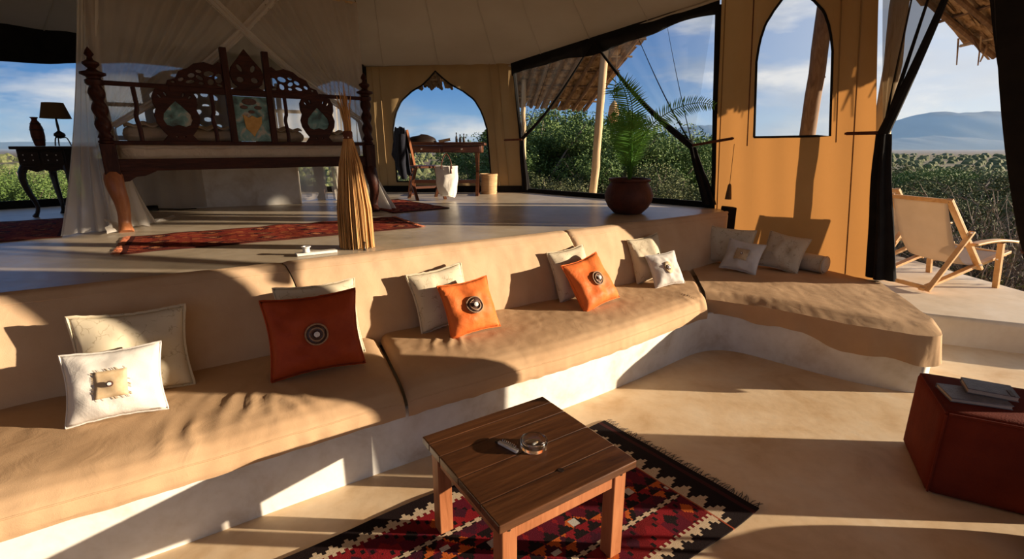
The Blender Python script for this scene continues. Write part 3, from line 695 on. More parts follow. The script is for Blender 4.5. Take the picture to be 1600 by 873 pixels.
# ================================================================ OTTOMAN AND BOOKS
ot = thing('ottoman', 'rust-red woven cube ottoman carrying two notebooks', 'ottoman', (2.03, 2.09, 0), rz=R(-27))
OD = .55
mb = MB(); n = 14
def cushionbox(mb, cx, cy, cz, dx, dy, dz, r, n=12):
    # rounded box out of a subdivided cube
    for ax in range(3):
        for sg in (-1, 1):
            def fn(a, b):
                p = [0, 0, 0]; p[ax] = sg; p[(ax+1) % 3] = (2*a-1)*sg; p[(ax+2) % 3] = 2*b-1
                h = [dx/2, dy/2, dz/2]; q = [p[k]*h[k] for k in range(3)]
                inn = Vector([max(-h[k]+r, min(h[k]-r, q[k])) for k in range(3)]); d = Vector(q)-inn
                if d.length > 1e-9: d = d.normalized()*r
                v = inn+d
                return Vector((v.x+cx, v.y+cy, v.z+cz))
            mb.grid(fn, n, n)
    return mb
b = cushionbox(MB(), .265, .245, .225, .51, .50, .45, .03, 16).build('body', M_otto, ot); weld(b)
for y0 in (0.0,):
    MB().tube([(.02, -.012+.006, z/10*.42+.015) for z in range(11)], .006, 5).build('corner_seam', M_otto, ot)
MB().tube([(.03, -.008, .440), (.50, -.008, .440)], .006, 5).build('top_seam', M_otto, ot); MB().tube([(.022, .0, .440), (.022, .47, .440)], .006, 5).build('top_seam', M_otto, ot)
def notebook(label, loc, rz, L_, W_, T, cover, clasp):
    r = thing('notebook', label, 'book', loc, rz=rz, group='notebooks on the ottoman')
    MB().box((0, 0, T/2), (L_-.008, W_-.008, T-.008)).build('pages', M_page, r, smooth=False)
    MB().box((0, 0, .002), (L_, W_, .004)).build('cover', cover, r, bevel=.002); MB().box((0, 0, T-.002), (L_, W_, .005)).build('cover', cover, r, bevel=.002)
    MB().box((0, W_/2-.002, T/2), (L_, .004, T)).build('spine', cover, r, bevel=.001)
    if clasp: MB().box((L_*.36, -W_*.28, T+.0015), (.016, W_*.5, .004)).build('clasp', M_brown, r, bevel=.001)
    return r
notebook('flat grey notebook lying underneath on the ottoman', (2.28, 2.205, .4515), R(-20), .24, .17, .022, M_leather, False)
notebook('grey leather notebook with clasp lying askew on top of the other', (2.37, 2.225, .476), R(-31), .19, .145, .026, M_leather, True)
lb = thing('leather_bag', 'brown leather bag at the lower right corner', 'bag', (2.33, 1.66, 0), rz=.3)
b = cushionbox(MB(), 0, 0, .13, .40, .26, .26, .10, 14).build('body', M_brown, lb); weld(b)
MB().tube([(-.12, 0, .25), (-.09, 0, .36), (.09, 0, .36), (.12, 0, .25)], .012, 8).build('handle', M_brown, lb)
MB().box((0, -.128, .16), (.20, .012, .10)).build('flap', M_brown, lb, bevel=.004)

# ================================================================ BED
BU, BW = Vector((.781, .625, 0)), Vector((-.625, .781, 0)); BA = Vector((-3.32, 4.19, ZP)); BYAW = math.atan2(.625, .781)
BL_, BDp = 2.24, 1.75
bed = thing('carved_bed', 'carved dark mahogany four-post bed with painted panels', 'bed', BA, rz=BYAW)
def B2W(u, w_, z): return BA+BU*u+BW*w_+Vector((0, 0, z))
def post(u, w_):
    p = MB()
    p.box((u, w_, .605), (.105, .105, .25))
    p.lathe([(.05, .73), (.058, .745), (.042, .76), (.046, .775)], 20, (u, w_, 0))
    ob = p.build('post_block', M_bedv, bed, bevel=.006)
    MB().lathe([(.046, .775+.40*i/40) for i in range(41)], 20, (u, w_, 0), twist=lambda z, a: .22*math.sin(2*a+z*52)).build('twisted_post', M_bedv, bed)
    MB().lathe([(.05, 1.175), (.062, 1.19), (.062, 1.215), (.045, 1.225), (.05, 1.24), (.085, 1.255), (.085, 1.27), (.04, 1.285), (.025, 1.30), (.055, 1.33), (.055, 1.345), (.022, 1.365), (.016, 1.385), (.032, 1.405), (.022, 1.43), (.002, 1.46)], 20, (u, w_, 0)).build('finial', M_bedv, bed)
    sg = -1 if w_ < .5 else 1
    lp = [(u, w_, .49), (u-.005, w_+sg*.02, .42), (u+.005, w_+sg*.045, .34), (u+.02, w_+sg*.035, .25), (u+.02, w_+sg*.0, .15), (u+.01, w_-sg*.005, .07), (u+.01, w_+sg*.025, .025), (u+.01, w_+sg*.04, .0)]
    MB().tube(smooth_poly(lp, 1), [.06, .066, .07, .068, .064, .060, .056, .052, .048, .046, .045, .046, .05, .055, .056, .05][:len(smooth_poly(lp, 1))], 12).build('cabriole_leg', M_tableleg if (u < .5 and w_ < .5) else M_bedv, bed)  # front left leg gets a paler orange wood, imitating sunlight on it
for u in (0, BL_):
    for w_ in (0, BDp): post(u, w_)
for w_ in (0, BDp): MB().box((BL_/2, w_, .555), (BL_-.08, .05, .10)).build('side_rail', M_bed, bed, bevel=.005)
for u in (0, BL_): MB().box((u, BDp/2, .555), (.05, BDp-.08, .10)).build('end_rail', M_bed, bed, bevel=.005)
for u, s in ((.10, 1), (BL_-.10, -1)):
    cut_plate('bracket', [[(0, 0), (0, -.09), (s*.05, -.085), (s*.10, -.05), (s*.16, -.045), (s*.22, -.02), (s*.26, 0)]], .03, M_bed, bed, Matrix.Translation((u-s*.05, 0, .51)) @ Matrix.Rotation(R(90), 4, 'X'))
def spindle(u, w_, z0, z1):
    m = (z0+z1)/2; L_ = z1-z0
    MB().tube(smooth_poly([(u, w_, z0), (u, w_, z0+.25*L_), (u-.012, w_, z0+.42*L_), (u-.012, w_, z0+.5*L_), (u+.006, w_, z0+.62*L_), (u, w_, z1)], 1), .017, 8).build('spindle', M_bedv, bed)
def scrolls(cx, cy, s, flip=1):
    """pierced holes of a scroll-work wing"""
    H = []
    for (x, y, rx, ry, a) in ((-.10, .055, .022, .03, .4), (-.05, .075, .03, .018, -.2), (-.055, .03, .018, .022, .8), (.0, .085, .018, .012, 0), (.0, .05, .022, .014, .5), (.04, .06, .022, .014, -.4), (.05, .025, .026, .012, -.2), (.095, .035, .018, .012, -.5), (-.005, .02, .016, .010, 0), (-.10, .015, .018, .010, .2), (.135, .018, .012, .008, 0)):
        H.append(ell(cx+flip*x*s, cy+y*s, rx*s, ry*s, 10, flip*a))
    return H
def board(w_, full=True):
    fx = Matrix.Translation((0, w_, 0)) @ Matrix.Rotation(R(90), 4, 'X')
    MB().box((BL_/2, w_, .735), (BL_-.09, .045, .035)).build('lower_rail', M_bed, bed, bevel=.004)
    MB().box((.26, w_, 1.20), (.46, .04, .035)).build('upper_rail', M_bed, bed, bevel=.004)
    MB().box((1.98, w_, 1.20), (.46, .04, .035)).build('upper_rail', M_bed, bed, bevel=.004)
    MB().box((1.12, w_, 1.185), (1.26, .045, .05)).build('middle_rail', M_bed, bed, bevel=.004)
    for u in (.94, 1.285): MB().box((u, w_, 1.15), (.055, .055, .82)).build('upright', M_bedv, bed, bevel=.005)
    for u in (.24, .80, 1.42, 2.02): spindle(u, w_, .75, 1.18)
    # scroll-work wings
    for cx, fl in ((.70, -1), (1.52, 1)):
        out = [(cx-fl*.21, 1.205), (cx+fl*.23, 1.205), (cx+fl*.21, 1.25), (cx+fl*.15, 1.27), (cx+fl*.12, 1.33), (cx+fl*.05, 1.36), (cx, 1.40), (cx-fl*.08, 1.42), (cx-fl*.15, 1.40), (cx-fl*.19, 1.43), (cx-fl*.21, 1.42)]
        cut_plate('scroll_wing', [out]+scrolls(cx-fl*.03, 1.215, 1.5, fl), .022, M_bed, bed, fx)
    # pointed heart over the centre panel
    cx = 1.112
    heart = [(cx, 1.56)]+[(cx+.06, 1.48), (cx+.125, 1.40), (cx+.14, 1.34), (cx+.12, 1.27), (cx+.08, 1.235), (cx+.14, 1.21), (cx-.14, 1.21), (cx-.08, 1.235), (cx-.12, 1.27), (cx-.14, 1.34), (cx-.125, 1.40), (cx-.06, 1.48)]
    cut_plate('heart_crest', [heart, ell(cx-.055, 1.40, .022, .04, 8, .5), ell(cx+.055, 1.40, .022, .04, 8, -.5), ell(cx-.06, 1.30, .035, .028, 8, .2), ell(cx+.06, 1.30, .035, .028, 8, -.2)], .025, M_bed, bed, fx)
    # two painted medallions
    for cx in (.52, 1.72):
        out = [(cx-.13, .75), (cx+.13, .75), (cx+.09, .80), (cx+.12, .84), (cx+.155, .90), (cx+.165, .96), (cx+.145, 1.02), (cx+.16, 1.06), (cx+.16, 1.12), (cx+.13, 1.175), (cx+.07, 1.19), (cx, 1.18), (cx-.07, 1.19), (cx-.13, 1.175), (cx-.16, 1.12), (cx-.16, 1.06), (cx-.145, 1.02), (cx-.165, .96), (cx-.155, .90), (cx-.12, .84), (cx-.09, .80)]
        hp = [(cx, 1.09), (cx+.05, 1.04), (cx+.10, .98), (cx+.11, .93), (cx+.09, .885), (cx+.05, .87), (cx, .885), (cx-.05, .87), (cx-.09, .885), (cx-.11, .93), (cx-.10, .98), (cx-.05, 1.04)]
        hl = [ell(cx+q, 1.12+.03*math.cos(q*14), .011, .022, 8, -q*6) for q in (-.11, -.065, .065, .11)]+[ell(cx-.03, .79, .012, .01, 8), ell(cx+.03, .79, .012, .01, 8)]
        md = cut_plate('medallion', [out, hp]+hl, .03, M_bed, bed, fx)
        pn = cut_plate('painted_heart', [hp], .008, M_paint, bed, fx); pn.parent = md
    # painted centre panel
    cpn = MB().box((cx_c, w_+.0, .955), (.285, .018, .40)).build('centre_panel', M_paint, bed)
    cut_plate('painted_vase', [[(cx_c-.075, .99), (cx_c-.03, .965), (cx_c, .985), (cx_c+.04, .965), (cx_c+.08, .98), (cx_c+.075, .92), (cx_c+.045, .87), (cx_c+.015, .83), (cx_c, .80), (cx_c-.02, .83), (cx_c-.06, .87)]], .004, M_gold, bed, Matrix.Translation((0, w_-.012, 0)) @ Matrix.Rotation(R(90), 4, 'X')).parent = cpn
    for dx, dz, r in ((-.06, 1.06, .03), (.06, 1.06, .03), (0, 1.02, .025), (-.01, 1.11, .06)):
        cut_plate('painted_flower', [ell(cx_c+dx, dz, r, r*.45, 12)], .003, M_bead, bed, Matrix.Translation((0, w_-.0115, 0)) @ Matrix.Rotation(R(90), 4, 'X')).parent = cpn
cx_c = 1.112
board(0.0)
# carved head board, taller
def headboard(w_):
    fx = Matrix.Translation((0, w_, 0)) @ Matrix.Rotation(R(90), 4, 'X')
    MB().box((BL_/2, w_, .80), (BL_-.09, .045, .05)).build('head_lower_rail', M_bed, bed); MB().box((BL_/2, w_, 1.15), (BL_-.09, .04, .04)).build('head_middle_rail', M_bed, bed)
    MB().box((BL_/2, w_, 1.42), (BL_*.62, .04, .05)).build('head_upper_rail', M_bed, bed)
    for u in (.42, .80, 1.20, 1.82): MB().box((u, w_, 1.13), (.05, .05, .70)).build('head_upright', M_bedv, bed)
    for cx in (.60, 1.0):
        out = [(cx-.19, .83), (cx+.19, .83), (cx+.19, 1.40), (cx-.19, 1.40)]
        hs = [ell(cx+dx, 1.0+dz, .045, .03, 10, a) for dx, dz, a in ((-.09, .10, .5), (.09, .10, -.5), (0, .02, 0), (-.10, -.06, -.4), (.10, -.06, .4), (0, .30, 0), (-.10, .27, .7), (.10, .27, -.7), (0, .17, 0), (0, -.11, 0))]
        cut_plate('fretwork_panel', [out]+hs, .025, M_bed, bed, fx)
    top = [(1.12-.62, 1.44), (1.12+.62, 1.44), (1.12+.5, 1.52), (1.12+.3, 1.56), (1.12+.16, 1.68), (1.12+.07, 1.74), (1.12, 1.86), (1.12-.07, 1.74), (1.12-.16, 1.68), (1.12-.3, 1.56), (1.12-.5, 1.52)]
    cut_plate('head_crest', [top]+[ell(1.12+x, y, .05, .022, 10, a) for x, y, a in ((-.38, 1.49, .1), (.38, 1.49, -.1), (-.2, 1.52, .3), (.2, 1.52, -.3), (0, 1.50, 0), (-.06, 1.60, .6), (.06, 1.60, -.6))], .03, M_bed, bed, fx)
headboard(BDp)
# mattress, linen
mt = thing('mattress', 'cream mattress lying in the carved bed frame', 'mattress', B2W(BL_/2, BDp/2, .60), rz=BYAW)
b = cushionbox(MB(), 0, 0, .065, BL_-.12, BDp-.10, .15, .05, 18).build('cover', M_linen, mt); weld(b)
MB().tube([(-BL_/2+.09, -BDp/2+.052, .07+.006*math.sin(i)) if False else (lerp(-BL_/2+.09, BL_/2-.09, i/30), -BDp/2+.046, .085+.006*math.sin(i*1.7)) for i in range(31)], .006, 5).build('piping', M_linen, mt)
def roll(label, u0, u1, w_, r, seed, name='folded_blanket', cat='blanket'):
    o = thing(name, label, cat, B2W((u0+u1)/2, w_, .744), rz=BYAW); L_ = u1-u0
    def fn(a, b):
        x = lerp(-L_/2, L_/2, a); an = 2*math.pi*b; k = math.sqrt(max(.0, 1-(2*a-1)**6)); rr = r*k*(1+.25*nz(x*6+seed, math.cos(an)*1.5, math.sin(an)*1.5))
        return Vector((x, rr*1.5*math.cos(an), max(.0, r*.8+rr*.85*math.sin(an))))
    ob = MB().grid(fn, 40, 22).build('cover', M_linen, o)
    def fn2(a, b): v = fn(a*.9+.05, .12+.26*b); return v+Vector((0, 0, .02+.012*math.sin(a*20+seed)))
    MB().grid(fn2, 40, 8).build('fold', M_linen, o, solid=.012)
    return o
roll('crumpled cream blanket on the left of the mattress', .12, .56, .30, .085, 1.0)
roll('crumpled cream blanket heaped left of the painted centre panel', .58, 1.08, .32, .075, 4.0)
roll('crumpled cream blanket heaped right of the painted centre panel', 1.16, 1.66, .34, .075, 7.0)
roll('cream bed pillow lying at the right end of the mattress', 1.74, 2.14, .30, .06, 11.0, 'bed_pillow', 'pillow')
# white plastered plinth behind the bed
struct('wall_plinth', MB().slab([(-4.75, 5.54), (-2.70, 6.36), (-2.75, 6.50), (-4.80, 5.68)], ZP-.05, ZP+.58), M_plaster, bevel=.015, label='low white plaster wall behind and below the bed', cat='wall')
# power adapter on the floor
pa = thing('power_adapter', 'small black power adapter on the floor under the bed', 'adapter', (-4.12, 5.62, ZP), rz=.4)
MB().box((0, 0, .03), (.16, .08, .06)).build('body', M_black, pa, bevel=.008)
MB().tube(smooth_poly([(.08, 0, .02), (.2, .05, .008), (.32, -.02, .006), (.45, .03, .006)], 2), .006, 5).build('cable', M_black, pa)
MB().tube(smooth_poly([(-.06, .02, .05), (-.2, -.05, .2), (-.35, -.1, .42)], 2), .005, 5).build('cable', M_black, pa)

# ---------------------------------------------------------------- mosquito net
NZ = 2.16  # above the platform
net = thing('mosquito_net', 'white mosquito net hanging from a frame over the carved bed', 'net', BA, rz=BYAW)
u0, u1, v0, v1 = .04, 2.29, .17, 1.62
MB().tube([(u0, v0, NZ), (u1, v0, NZ)], .012, 8).build('frame_rod', M_pole, net); MB().tube([(u0, v1, NZ), (u1, v1, NZ)], .012, 8).build('frame_rod', M_pole, net)
MB().tube([(u0, v0, NZ), (u0, v1, NZ)], .012, 8).build('frame_rod', M_pole, net); MB().tube([(u1, v0, NZ), (u1, v1, NZ)], .012, 8).build('frame_rod', M_pole, net)
for u, v in ((u0, v0), (u1, v0), (u0, v1), (u1, v1)):
    q = (B2W(u, v, NZ)); MB().tube([(u, v, NZ), (lerp(u, 1.03, .12), lerp(v, .9, .12), NZ+.55)], .004, 5).build('hanging_cord', M_rope, net)
MB().grid(lambda a, b: (lerp(u0, u1, a), lerp(v0, v1, b), NZ-.03*math.sin(a*math.pi)*math.sin(b*math.pi)), 10, 8).build('net_top', M_net, net)
def front_curtain(ul, ur, tie_u, tie_z, foot_u, foot_w, spread, sg, seed):
    """net panel gathered to one side: full width at the top, a bundle at the tie, spread on the floor"""
    def fn(s, t):
        a = s                                   # 0 = outer edge at the post, 1 = inner edge
        top = Vector((lerp(ul, ur, a), v0+.015*math.sin(a*70+seed), NZ))
        tie = Vector((tie_u+sg*.10*a, v0-.02-.03*math.sin(a*26), tie_z-.10*(1-a)))
        if t < .6:
            f = t/.6; p = top.lerp(tie, f)
            p.z -= .10*a*math.sin(math.pi*f)*1.0
            p.y += .012*math.sin(a*80+f*3+seed)*(1-.3*f)
            return p
        f = (t-.6)/.4; g = f**1.6
        bot = Vector((foot_u+(a-.5)*spread, foot_w+.10*math.sin(a*9+seed)+.04*math.sin(a*25), .012))
        p = tie.lerp(bot, f); p.x = lerp(tie.x, bot.x, g); p.y = lerp(tie.y, bot.y, g)+.03*math.sin(a*28+seed)*f
        return p
    up = MB().grid(lambda s, t: fn(s, t*.6), 120, 26).build('front_panel', M_net, net)
    MB().grid(lambda s, t: fn(s, .598+t*.402), 90, 24).build('gathered_drop', M_netg, net)
    MB().tube([fn(1, .6*i/30) for i in range(31)], .006, 5).build('hem', M_netg, net)
    MB().grid(lambda s, t: fn(1, .6*t)+Vector((-sg*.085*s*(1-.4*t), -.035+.012*math.sin(s*12+t*4), .02*s)), 12, 30).build('gathered_edge', M_netg, net)
front_curtain(u0, 1.60, -.02, .86, -.06, .22, .50, 1, 1.0)
front_curtain(u1, .70, 2.30, .98, 2.36, .10, .40, -1, 4.0)
def side(u, foot, seed, name='side_panel'):
    def fn(s, t):
        w_ = lerp(v0, v1, s); b = 1-t
        return Vector((u+.02*math.sin(s*60+seed)+foot*(t**3)*math.sin(s*5+seed)*.5, w_+.02*math.sin(s*31)*t, lerp(NZ, .01, t)))
    return MB().grid(fn, 90, 20).build(name, M_net, net)
side(u0, -.25, 1.0); side(u1, .15, 3.0)
def corner(s, t):
    f = .018*math.sin(s*40+2*t)*(.5+t)
    a0, a1, a2 = Vector((lerp(.05, .20, s), .16, NZ)), Vector((lerp(-.17, .06, s), .19, 1.0)), Vector((lerp(-.42, .26, s), lerp(-.06, .34, s)+.05*math.sin(s*9), .012))
    p = a0*(1-t)*(1-2*t)+a1*4*t*(1-t)+a2*t*(2*t-1)
    return p+Vector((f*.4, f, 0))
MB().grid(corner, 90, 40).build('corner_drop', M_netg, net)
MB().grid(lambda s, t: (lerp(u0, u1, s), v1+.02*math.sin(s*70), lerp(NZ, .01, t)), 100, 10).build('rear_panel', M_net, net)
# cloth puddle trailing under the bed
MB().grid(lambda s, t: (-.12+.55*s+.05*nz(s*4, t*4), .05+.75*s+(t-.5)*(.34-.2*s), .012+.10*(1-s)**3*(1-abs(2*t-1))+.010*math.sin(t*14+s*6)), 30, 16).build('trailing_hem', M_netg, net)

# ================================================================ BROOM
br = thing('straw_broom', 'tall bundle of straw standing on the platform edge', 'broom', (-1.12, 3.50, ZP))
rnd = random.Random(3); mb = MB(); wsp = MB()
for k in range(330):
    a = rnd.uniform(0, 2*math.pi); r = math.sqrt(rnd.random())
    bx_, by_ = .125*r*math.cos(a), .085*r*math.sin(a); t_ = .022
    hb = .80
    q = rnd.uniform(.0, .03)
    mb.tube([(bx_, by_, q*.3), (bx_*.95+rnd.uniform(-.004, .004), by_*.95, .28), (bx_*.62, by_*.62, .58), (t_*r*math.cos(a), t_*r*math.sin(a), hb-.02)], .0042, 4)
for k in range(60):
    a = rnd.uniform(0, 2*math.pi); r = math.sqrt(rnd.random())
    s = r*rnd.uniform(.02, .085); h = rnd.uniform(.92, 1.10)
    wsp.tube([(.02*r*math.cos(a), .02*r*math.sin(a), .76), (.024*r*math.cos(a), .024*r*math.sin(a), .86), (s*.6*math.cos(a)-.01, s*.6*math.sin(a), .95), (s*math.cos(a)-.015, s*math.sin(a), h)], [.004, .004, .003, .0015], 4)
b = mb.build('straw_bundle', M_straw, br); b['kind'] = 'stuff'
b = wsp.build('wisps', M_straw, br); b['kind'] = 'stuff'
MB().lathe([(.026, .752), (.032, .757), (.032, .80), (.027, .806)], 16).build('binding', M_strap, br)
for k in range(5): MB().lathe([(.001, -.007), (.007, 0), (.001, .007)], 8, (.03*math.cos(k*1.2-2.4), .03*math.sin(k*1.2-2.4), .765)).build('bead', M_shell, br)
pg = thing('door_stop', 'small dark peg standing in front of the straw broom', 'peg', (-1.035, 3.40, ZP))
MB().lathe([(.010, 0), (.012, .004), (.006, .012), (.006, .05), (.010, .055), (.001, .065)], 10).build('peg', M_dark, pg)
tr = thing('ceramic_tile', 'thin pale slab on the platform edge left of the broom', 'tile', (-1.33, 3.285, ZP+.001), rz=R(33))
MB().box((0, 0, .008), (.26, .075, .014)).build('slab', M_plaster, tr, bevel=.003)
MB().box((0, -.034, .016), (.26, .006, .006)).build('lip', M_plaster, tr, bevel=.001)
cd = thing('tea_light', 'small cream candle pot on the pale slab', 'candle', (-1.385, 3.255, ZP+.016))
MB().lathe([(.020, 0), (.024, .004), (.022, .03), (.030, .036), (.030, .042), (.020, .042), (.018, .034), (.001, .034)], 18).build('pot', M_shell, cd)
MB().tube([(0, 0, .033), (.002, 0, .052)], .0018, 5).build('wick', M_black, cd)

# ================================================================ POT AND CYCAD
pt = thing('terracotta_pot', 'round dark terracotta pot on the platform holding the cycad', 'pot', (1.27, 5.42, ZP))
MB().lathe([(.12, 0), (.155, .01), (.215, .07), (.250, .14), (.258, .20), (.240, .27), (.205, .325), (.200, .34), (.222, .352), (.226, .368), (.216, .378), (.200, .374), (.190, .345), (.20, .30)], 40).build('body', M_terra, pt)
MB().lathe([(.001, .315), (.10, .322), (.198, .315)], 24).build('soil', M_soil, pt)
cy_ = thing('cycad_plant', 'green feather-leaved cycad growing in the terracotta pot', 'plant', (1.27, 5.42, ZP+.315))
rnd = random.Random(11)
MB().lathe([(.05, 0), (.055, .02), (.035, .05), (.002, .06)], 14).build('crown', M_soil, cy_)
def frond(pts, n, ll, seed):
    P = smooth_poly(pts, 3); rr = random.Random(seed); mb = MB()
    mb.tube(P, [lerp(.009, .002, i/(len(P)-1)) for i in range(len(P))], 5)
    for k in range(n):
        t = .26+.74*k/n; p = poly_at(P, t); d = (poly_at(P, min(1, t+.02))-poly_at(P, t-.02)).normalized()
        s = d.cross(Vector((0, -1, .15))); s = s.normalized() if s.length > .1 else Vector((1, 0, 0)); L_ = ll*math.sin(math.pi*min(.93, (t-.16)/.88))**.6
        for g in (-1, 1):
            dr = (s*g+d*.55+Vector((0, 0, -.05))).normalized(); tip = p+dr*L_+Vector((0, 0, -.10*L_))+Vector((rr.uniform(-.01, .01), rr.uniform(-.03, .03), 0)); md = p.lerp(tip, .5)+Vector((0, 0, .015*L_))
            wv = dr.cross(Vector((0, 1, .2))).normalized()*.0062
            mb.add([p-wv*.5, p+wv*.5, md+wv, md-wv, tip], [(0, 1, 2, 3), (3, 2, 4)])
    o = mb.build('frond', M_frond, cy_); return o
frond([(0, 0, 0), (-.02, 0, .35), (-.04, -.02, .70), (-.12, -.05, .98), (-.20, -.06, 1.02), (-.26, -.06, .90)], 34, .22, 1)
frond([(0, 0, 0), (.01, 0, .4), (.0, .02, .75), (-.06, .05, .98), (-.16, .1, 1.05)], 34, .22, 2)
frond([(0, 0, 0), (.05, 0, .35), (.18, -.02, .62), (.42, -.03, .78), (.66, -.03, .84), (.84, -.02, .80)], 44, .13, 3)
frond([(0, 0, 0), (-.03, .05, .3), (-.06, .1, .55), (-.10, .12, .74), (-.17, .14, .78)], 30, .20, 4)
frond([(0, 0, 0), (.03, .06, .3), (.07, .12, .52), (.12, .18, .70), (.14, .2, .74)], 30, .20, 5)
frond([(0, 0, 0), (.0, -.05, .28), (-.03, -.12, .48), (-.06, -.2, .62), (-.08, -.28, .62)], 28, .19, 6)
frond([(0, 0, 0), (-.05, .0, .25), (-.12, .02, .50), (-.2, .03, .66), (-.27, .03, .66)], 28, .16, 7)

# ================================================================ DESK, CHAIR AND COMPANY
dk = thing('writing_desk', 'dark wooden campaign desk under the arched window', 'desk', (-1.02, 7.62, ZP), rz=0)
MB().box((0, 0, .745), (1.25, .55, .035)).build('desk_top', M_desk, dk, bevel=.006)
MB().box((0, .0, .675), (1.16, .50, .10)).build('drawer_box', M_desk, dk, bevel=.004)
for x in (-.29, .29):
    d = MB().box((x, -.255, .675), (.54, .016, .08)).build('drawer', M_desk, dk, bevel=.003); MB().lathe([(.001, .0), (.012, .004), (.014, .012), (.006, .018), (.001, .019)], 10, M=Matrix.Translation((x, -.263, .675)) @ Matrix.Rotation(R(90), 4, 'X')).build('knob', M_steel, d)
for x in (-.50, .50):
    MB().beam((x, -.22, .02), (x, .20, .63), .035, .045, (1, 0, 0)).build('crossed_leg', M_desk, dk); MB().beam((x, .22, .02), (x, -.20, .63), .035, .045, (1, 0, 0)).build('crossed_leg', M_desk, dk)
    MB().beam((x, -.24, .013), (x, .24, .013), .04, .026).build('foot', M_desk, dk)
MB().beam((-.5, 0, .20), (.5, 0, .20), .03, .05).build('stretcher', M_desk, dk)
MB().tube([(-.63, -.28, .765), (.63, -.28, .765)], .008, 6).build('edge_moulding', M_desk, dk)
ch = thing('desk_chair', 'folding wooden chair with a jacket drawn up to the desk', 'chair', (-1.20, 7.02, ZP), rz=R(28))
MB().box((0, 0, .44), (.44, .42, .03)).build('seat', M_desk, ch, bevel=.006)
for x in (-.2, .2):
    MB().beam((x, -.20, 0), (x, .18, .43), .028, .04, (1, 0, 0)).build('leg', M_desk, ch); MB().beam((x, .20, 0), (x, -.18, .43), .028, .04, (1, 0, 0)).build('leg', M_desk, ch)
for y in (-.2, .19): MB().beam((-.22, y, .47), (-.30, y, .92), .028, .04, (0, 1, 0)).build('back_post', M_tableleg, ch)
MB().grid(lambda s, t: (lerp(-.24, -.30, t)-.012*math.sin(s*math.pi), lerp(-.2, .19, s), lerp(.62, .90, t)), 10, 8).build('backrest', M_brown, ch, solid=.012)
MB().beam((-.2, -.02, .16), (.2, -.02, .16), .024, .03).build('stretcher', M_desk, ch)
jk = thing('jacket', 'dark jacket hung over the desk chair back', 'jacket', ch.matrix_basis @ Vector((-.30, 0, .55)) if False else (-1.20-.31*math.cos(R(28)), 7.02-.31*math.sin(R(28)), ZP+.36), rz=R(28))
def jf(s, t):
    y = lerp(-.22, .22, s); a = t*2-1
    return Vector((.035*a*(1+.6*abs(a))-.03+.02*nz(s*5, t*5, 3), y*(1+.1*abs(a))+.02*nz(s*4, t*6), .60-.62*abs(a)**1.1*(.75+.25*math.sin(s*3+1))+.03*nz(s*3, t*3, 7)))
MB().grid(jf, 22, 34).build('body', M_jacket, jk, solid=.014)
MB().tube(smooth_poly([(-.06, -.20, .50), (-.09, -.24, .30), (-.08, -.23, .08), (-.05, -.21, -.08)], 2), [.05]*8+[.045]*20, 10).build('sleeve', M_jacket, jk) if False else MB().tube([(-.06, -.20, .50), (-.08, -.235, .32), (-.085, -.23, .12), (-.06, -.21, -.06)], [.045, .05, .048, .04], 10).build('sleeve', M_jacket, jk)
bgo = thing('tote_bag', 'white canvas tote bag hanging from the desk chair', 'bag', (-.88, 6.78, ZP+.06), rz=.15)
def bagf(s, t):
    a = 2*math.pi*s; k = 1-.30*(1-t)**4; wv = .010*nz(math.cos(a)*2, math.sin(a)*2, t*4)
    return Vector((.145*math.cos(a)*k*(1+.04*t)+wv, (.055+.03*(1-t))*math.sin(a)*k+wv, .40*t-.02*math.cos(a)*(1-t)))
m_ = MB().grid(bagf, 36, 16); m_.add([(0.0, 0, 0.0)], []); b = m_.build('body', M_bag, bgo); weld(b)
MB().lathe([(.001, 0), (.09, .004), (.10, .01)], 24).build('base', M_bag, bgo)
for y in (-.05, .05): MB().tube(smooth_poly([(-.07, y, .36), (-.06, y, .47), (.0, y*.3, .58), (.06, y, .47), (.07, y, .36)], 2), .007, 6).build('handle', M_strap, bgo)
MB().tube([(.05, -.07, .40), (.055, -.075, .30)], [.008, .016], 6).build('tassel', M_strap, bgo)
bk = thing('waste_basket', 'pale woven waste basket beside the writing desk', 'basket', (-.36, 7.80, ZP))
MB().lathe([(.001, .004), (.115, 0), (.12, .01), (.135, .30), (.138, .305), (.128, .305), (.112, .02), (.001, .02)], 36, twist=lambda z, a: .012*math.sin(18*a)).build('body', M_basket, bk)
for z in (.03, .285): MB().tube([((.121+.05*z)*math.cos(2*math.pi*k/36), (.121+.05*z)*math.sin(2*math.pi*k/36), z) for k in range(37)], .006, 6, cap=False).build('rim_band', M_basket, bk)
hb = thing('soft_bag', 'dark brown soft bag slumped on the left of the desk', 'bag', (-1.36, 7.62, ZP+.7635))
MB().grid(lambda s, t: Vector((.24*math.cos(2*math.pi*s)*math.cos(t*math.pi/2)*(1+.1*nz(s*4, t*4)), .13*math.sin(2*math.pi*s)*math.cos(t*math.pi/2), .115*math.sin(t*math.pi/2)*(1+.25*math.cos(2*math.pi*s)*.4))), 30, 10).build('body', M_dark, hb)
MB().tube(smooth_poly([(-.18, -.02, .05), (-.24, -.06, .10), (-.30, -.03, .03)], 2), .010, 6).build('strap', M_brown, hb)
db = thing('desk_book', 'dark book propped at an angle on the desk', 'book', (-1.06, 7.62, ZP+.765), rot=(0, R(-10), .1))
MB().box((.06, 0, .022), (.17, .13, .028)).build('pages', M_brown, db); MB().box((.06, 0, .039), (.18, .14, .006)).build('cover', M_dark, db, bevel=.001); MB().box((.06, 0, .006), (.18, .14, .006)).build('cover', M_dark, db, bevel=.001)
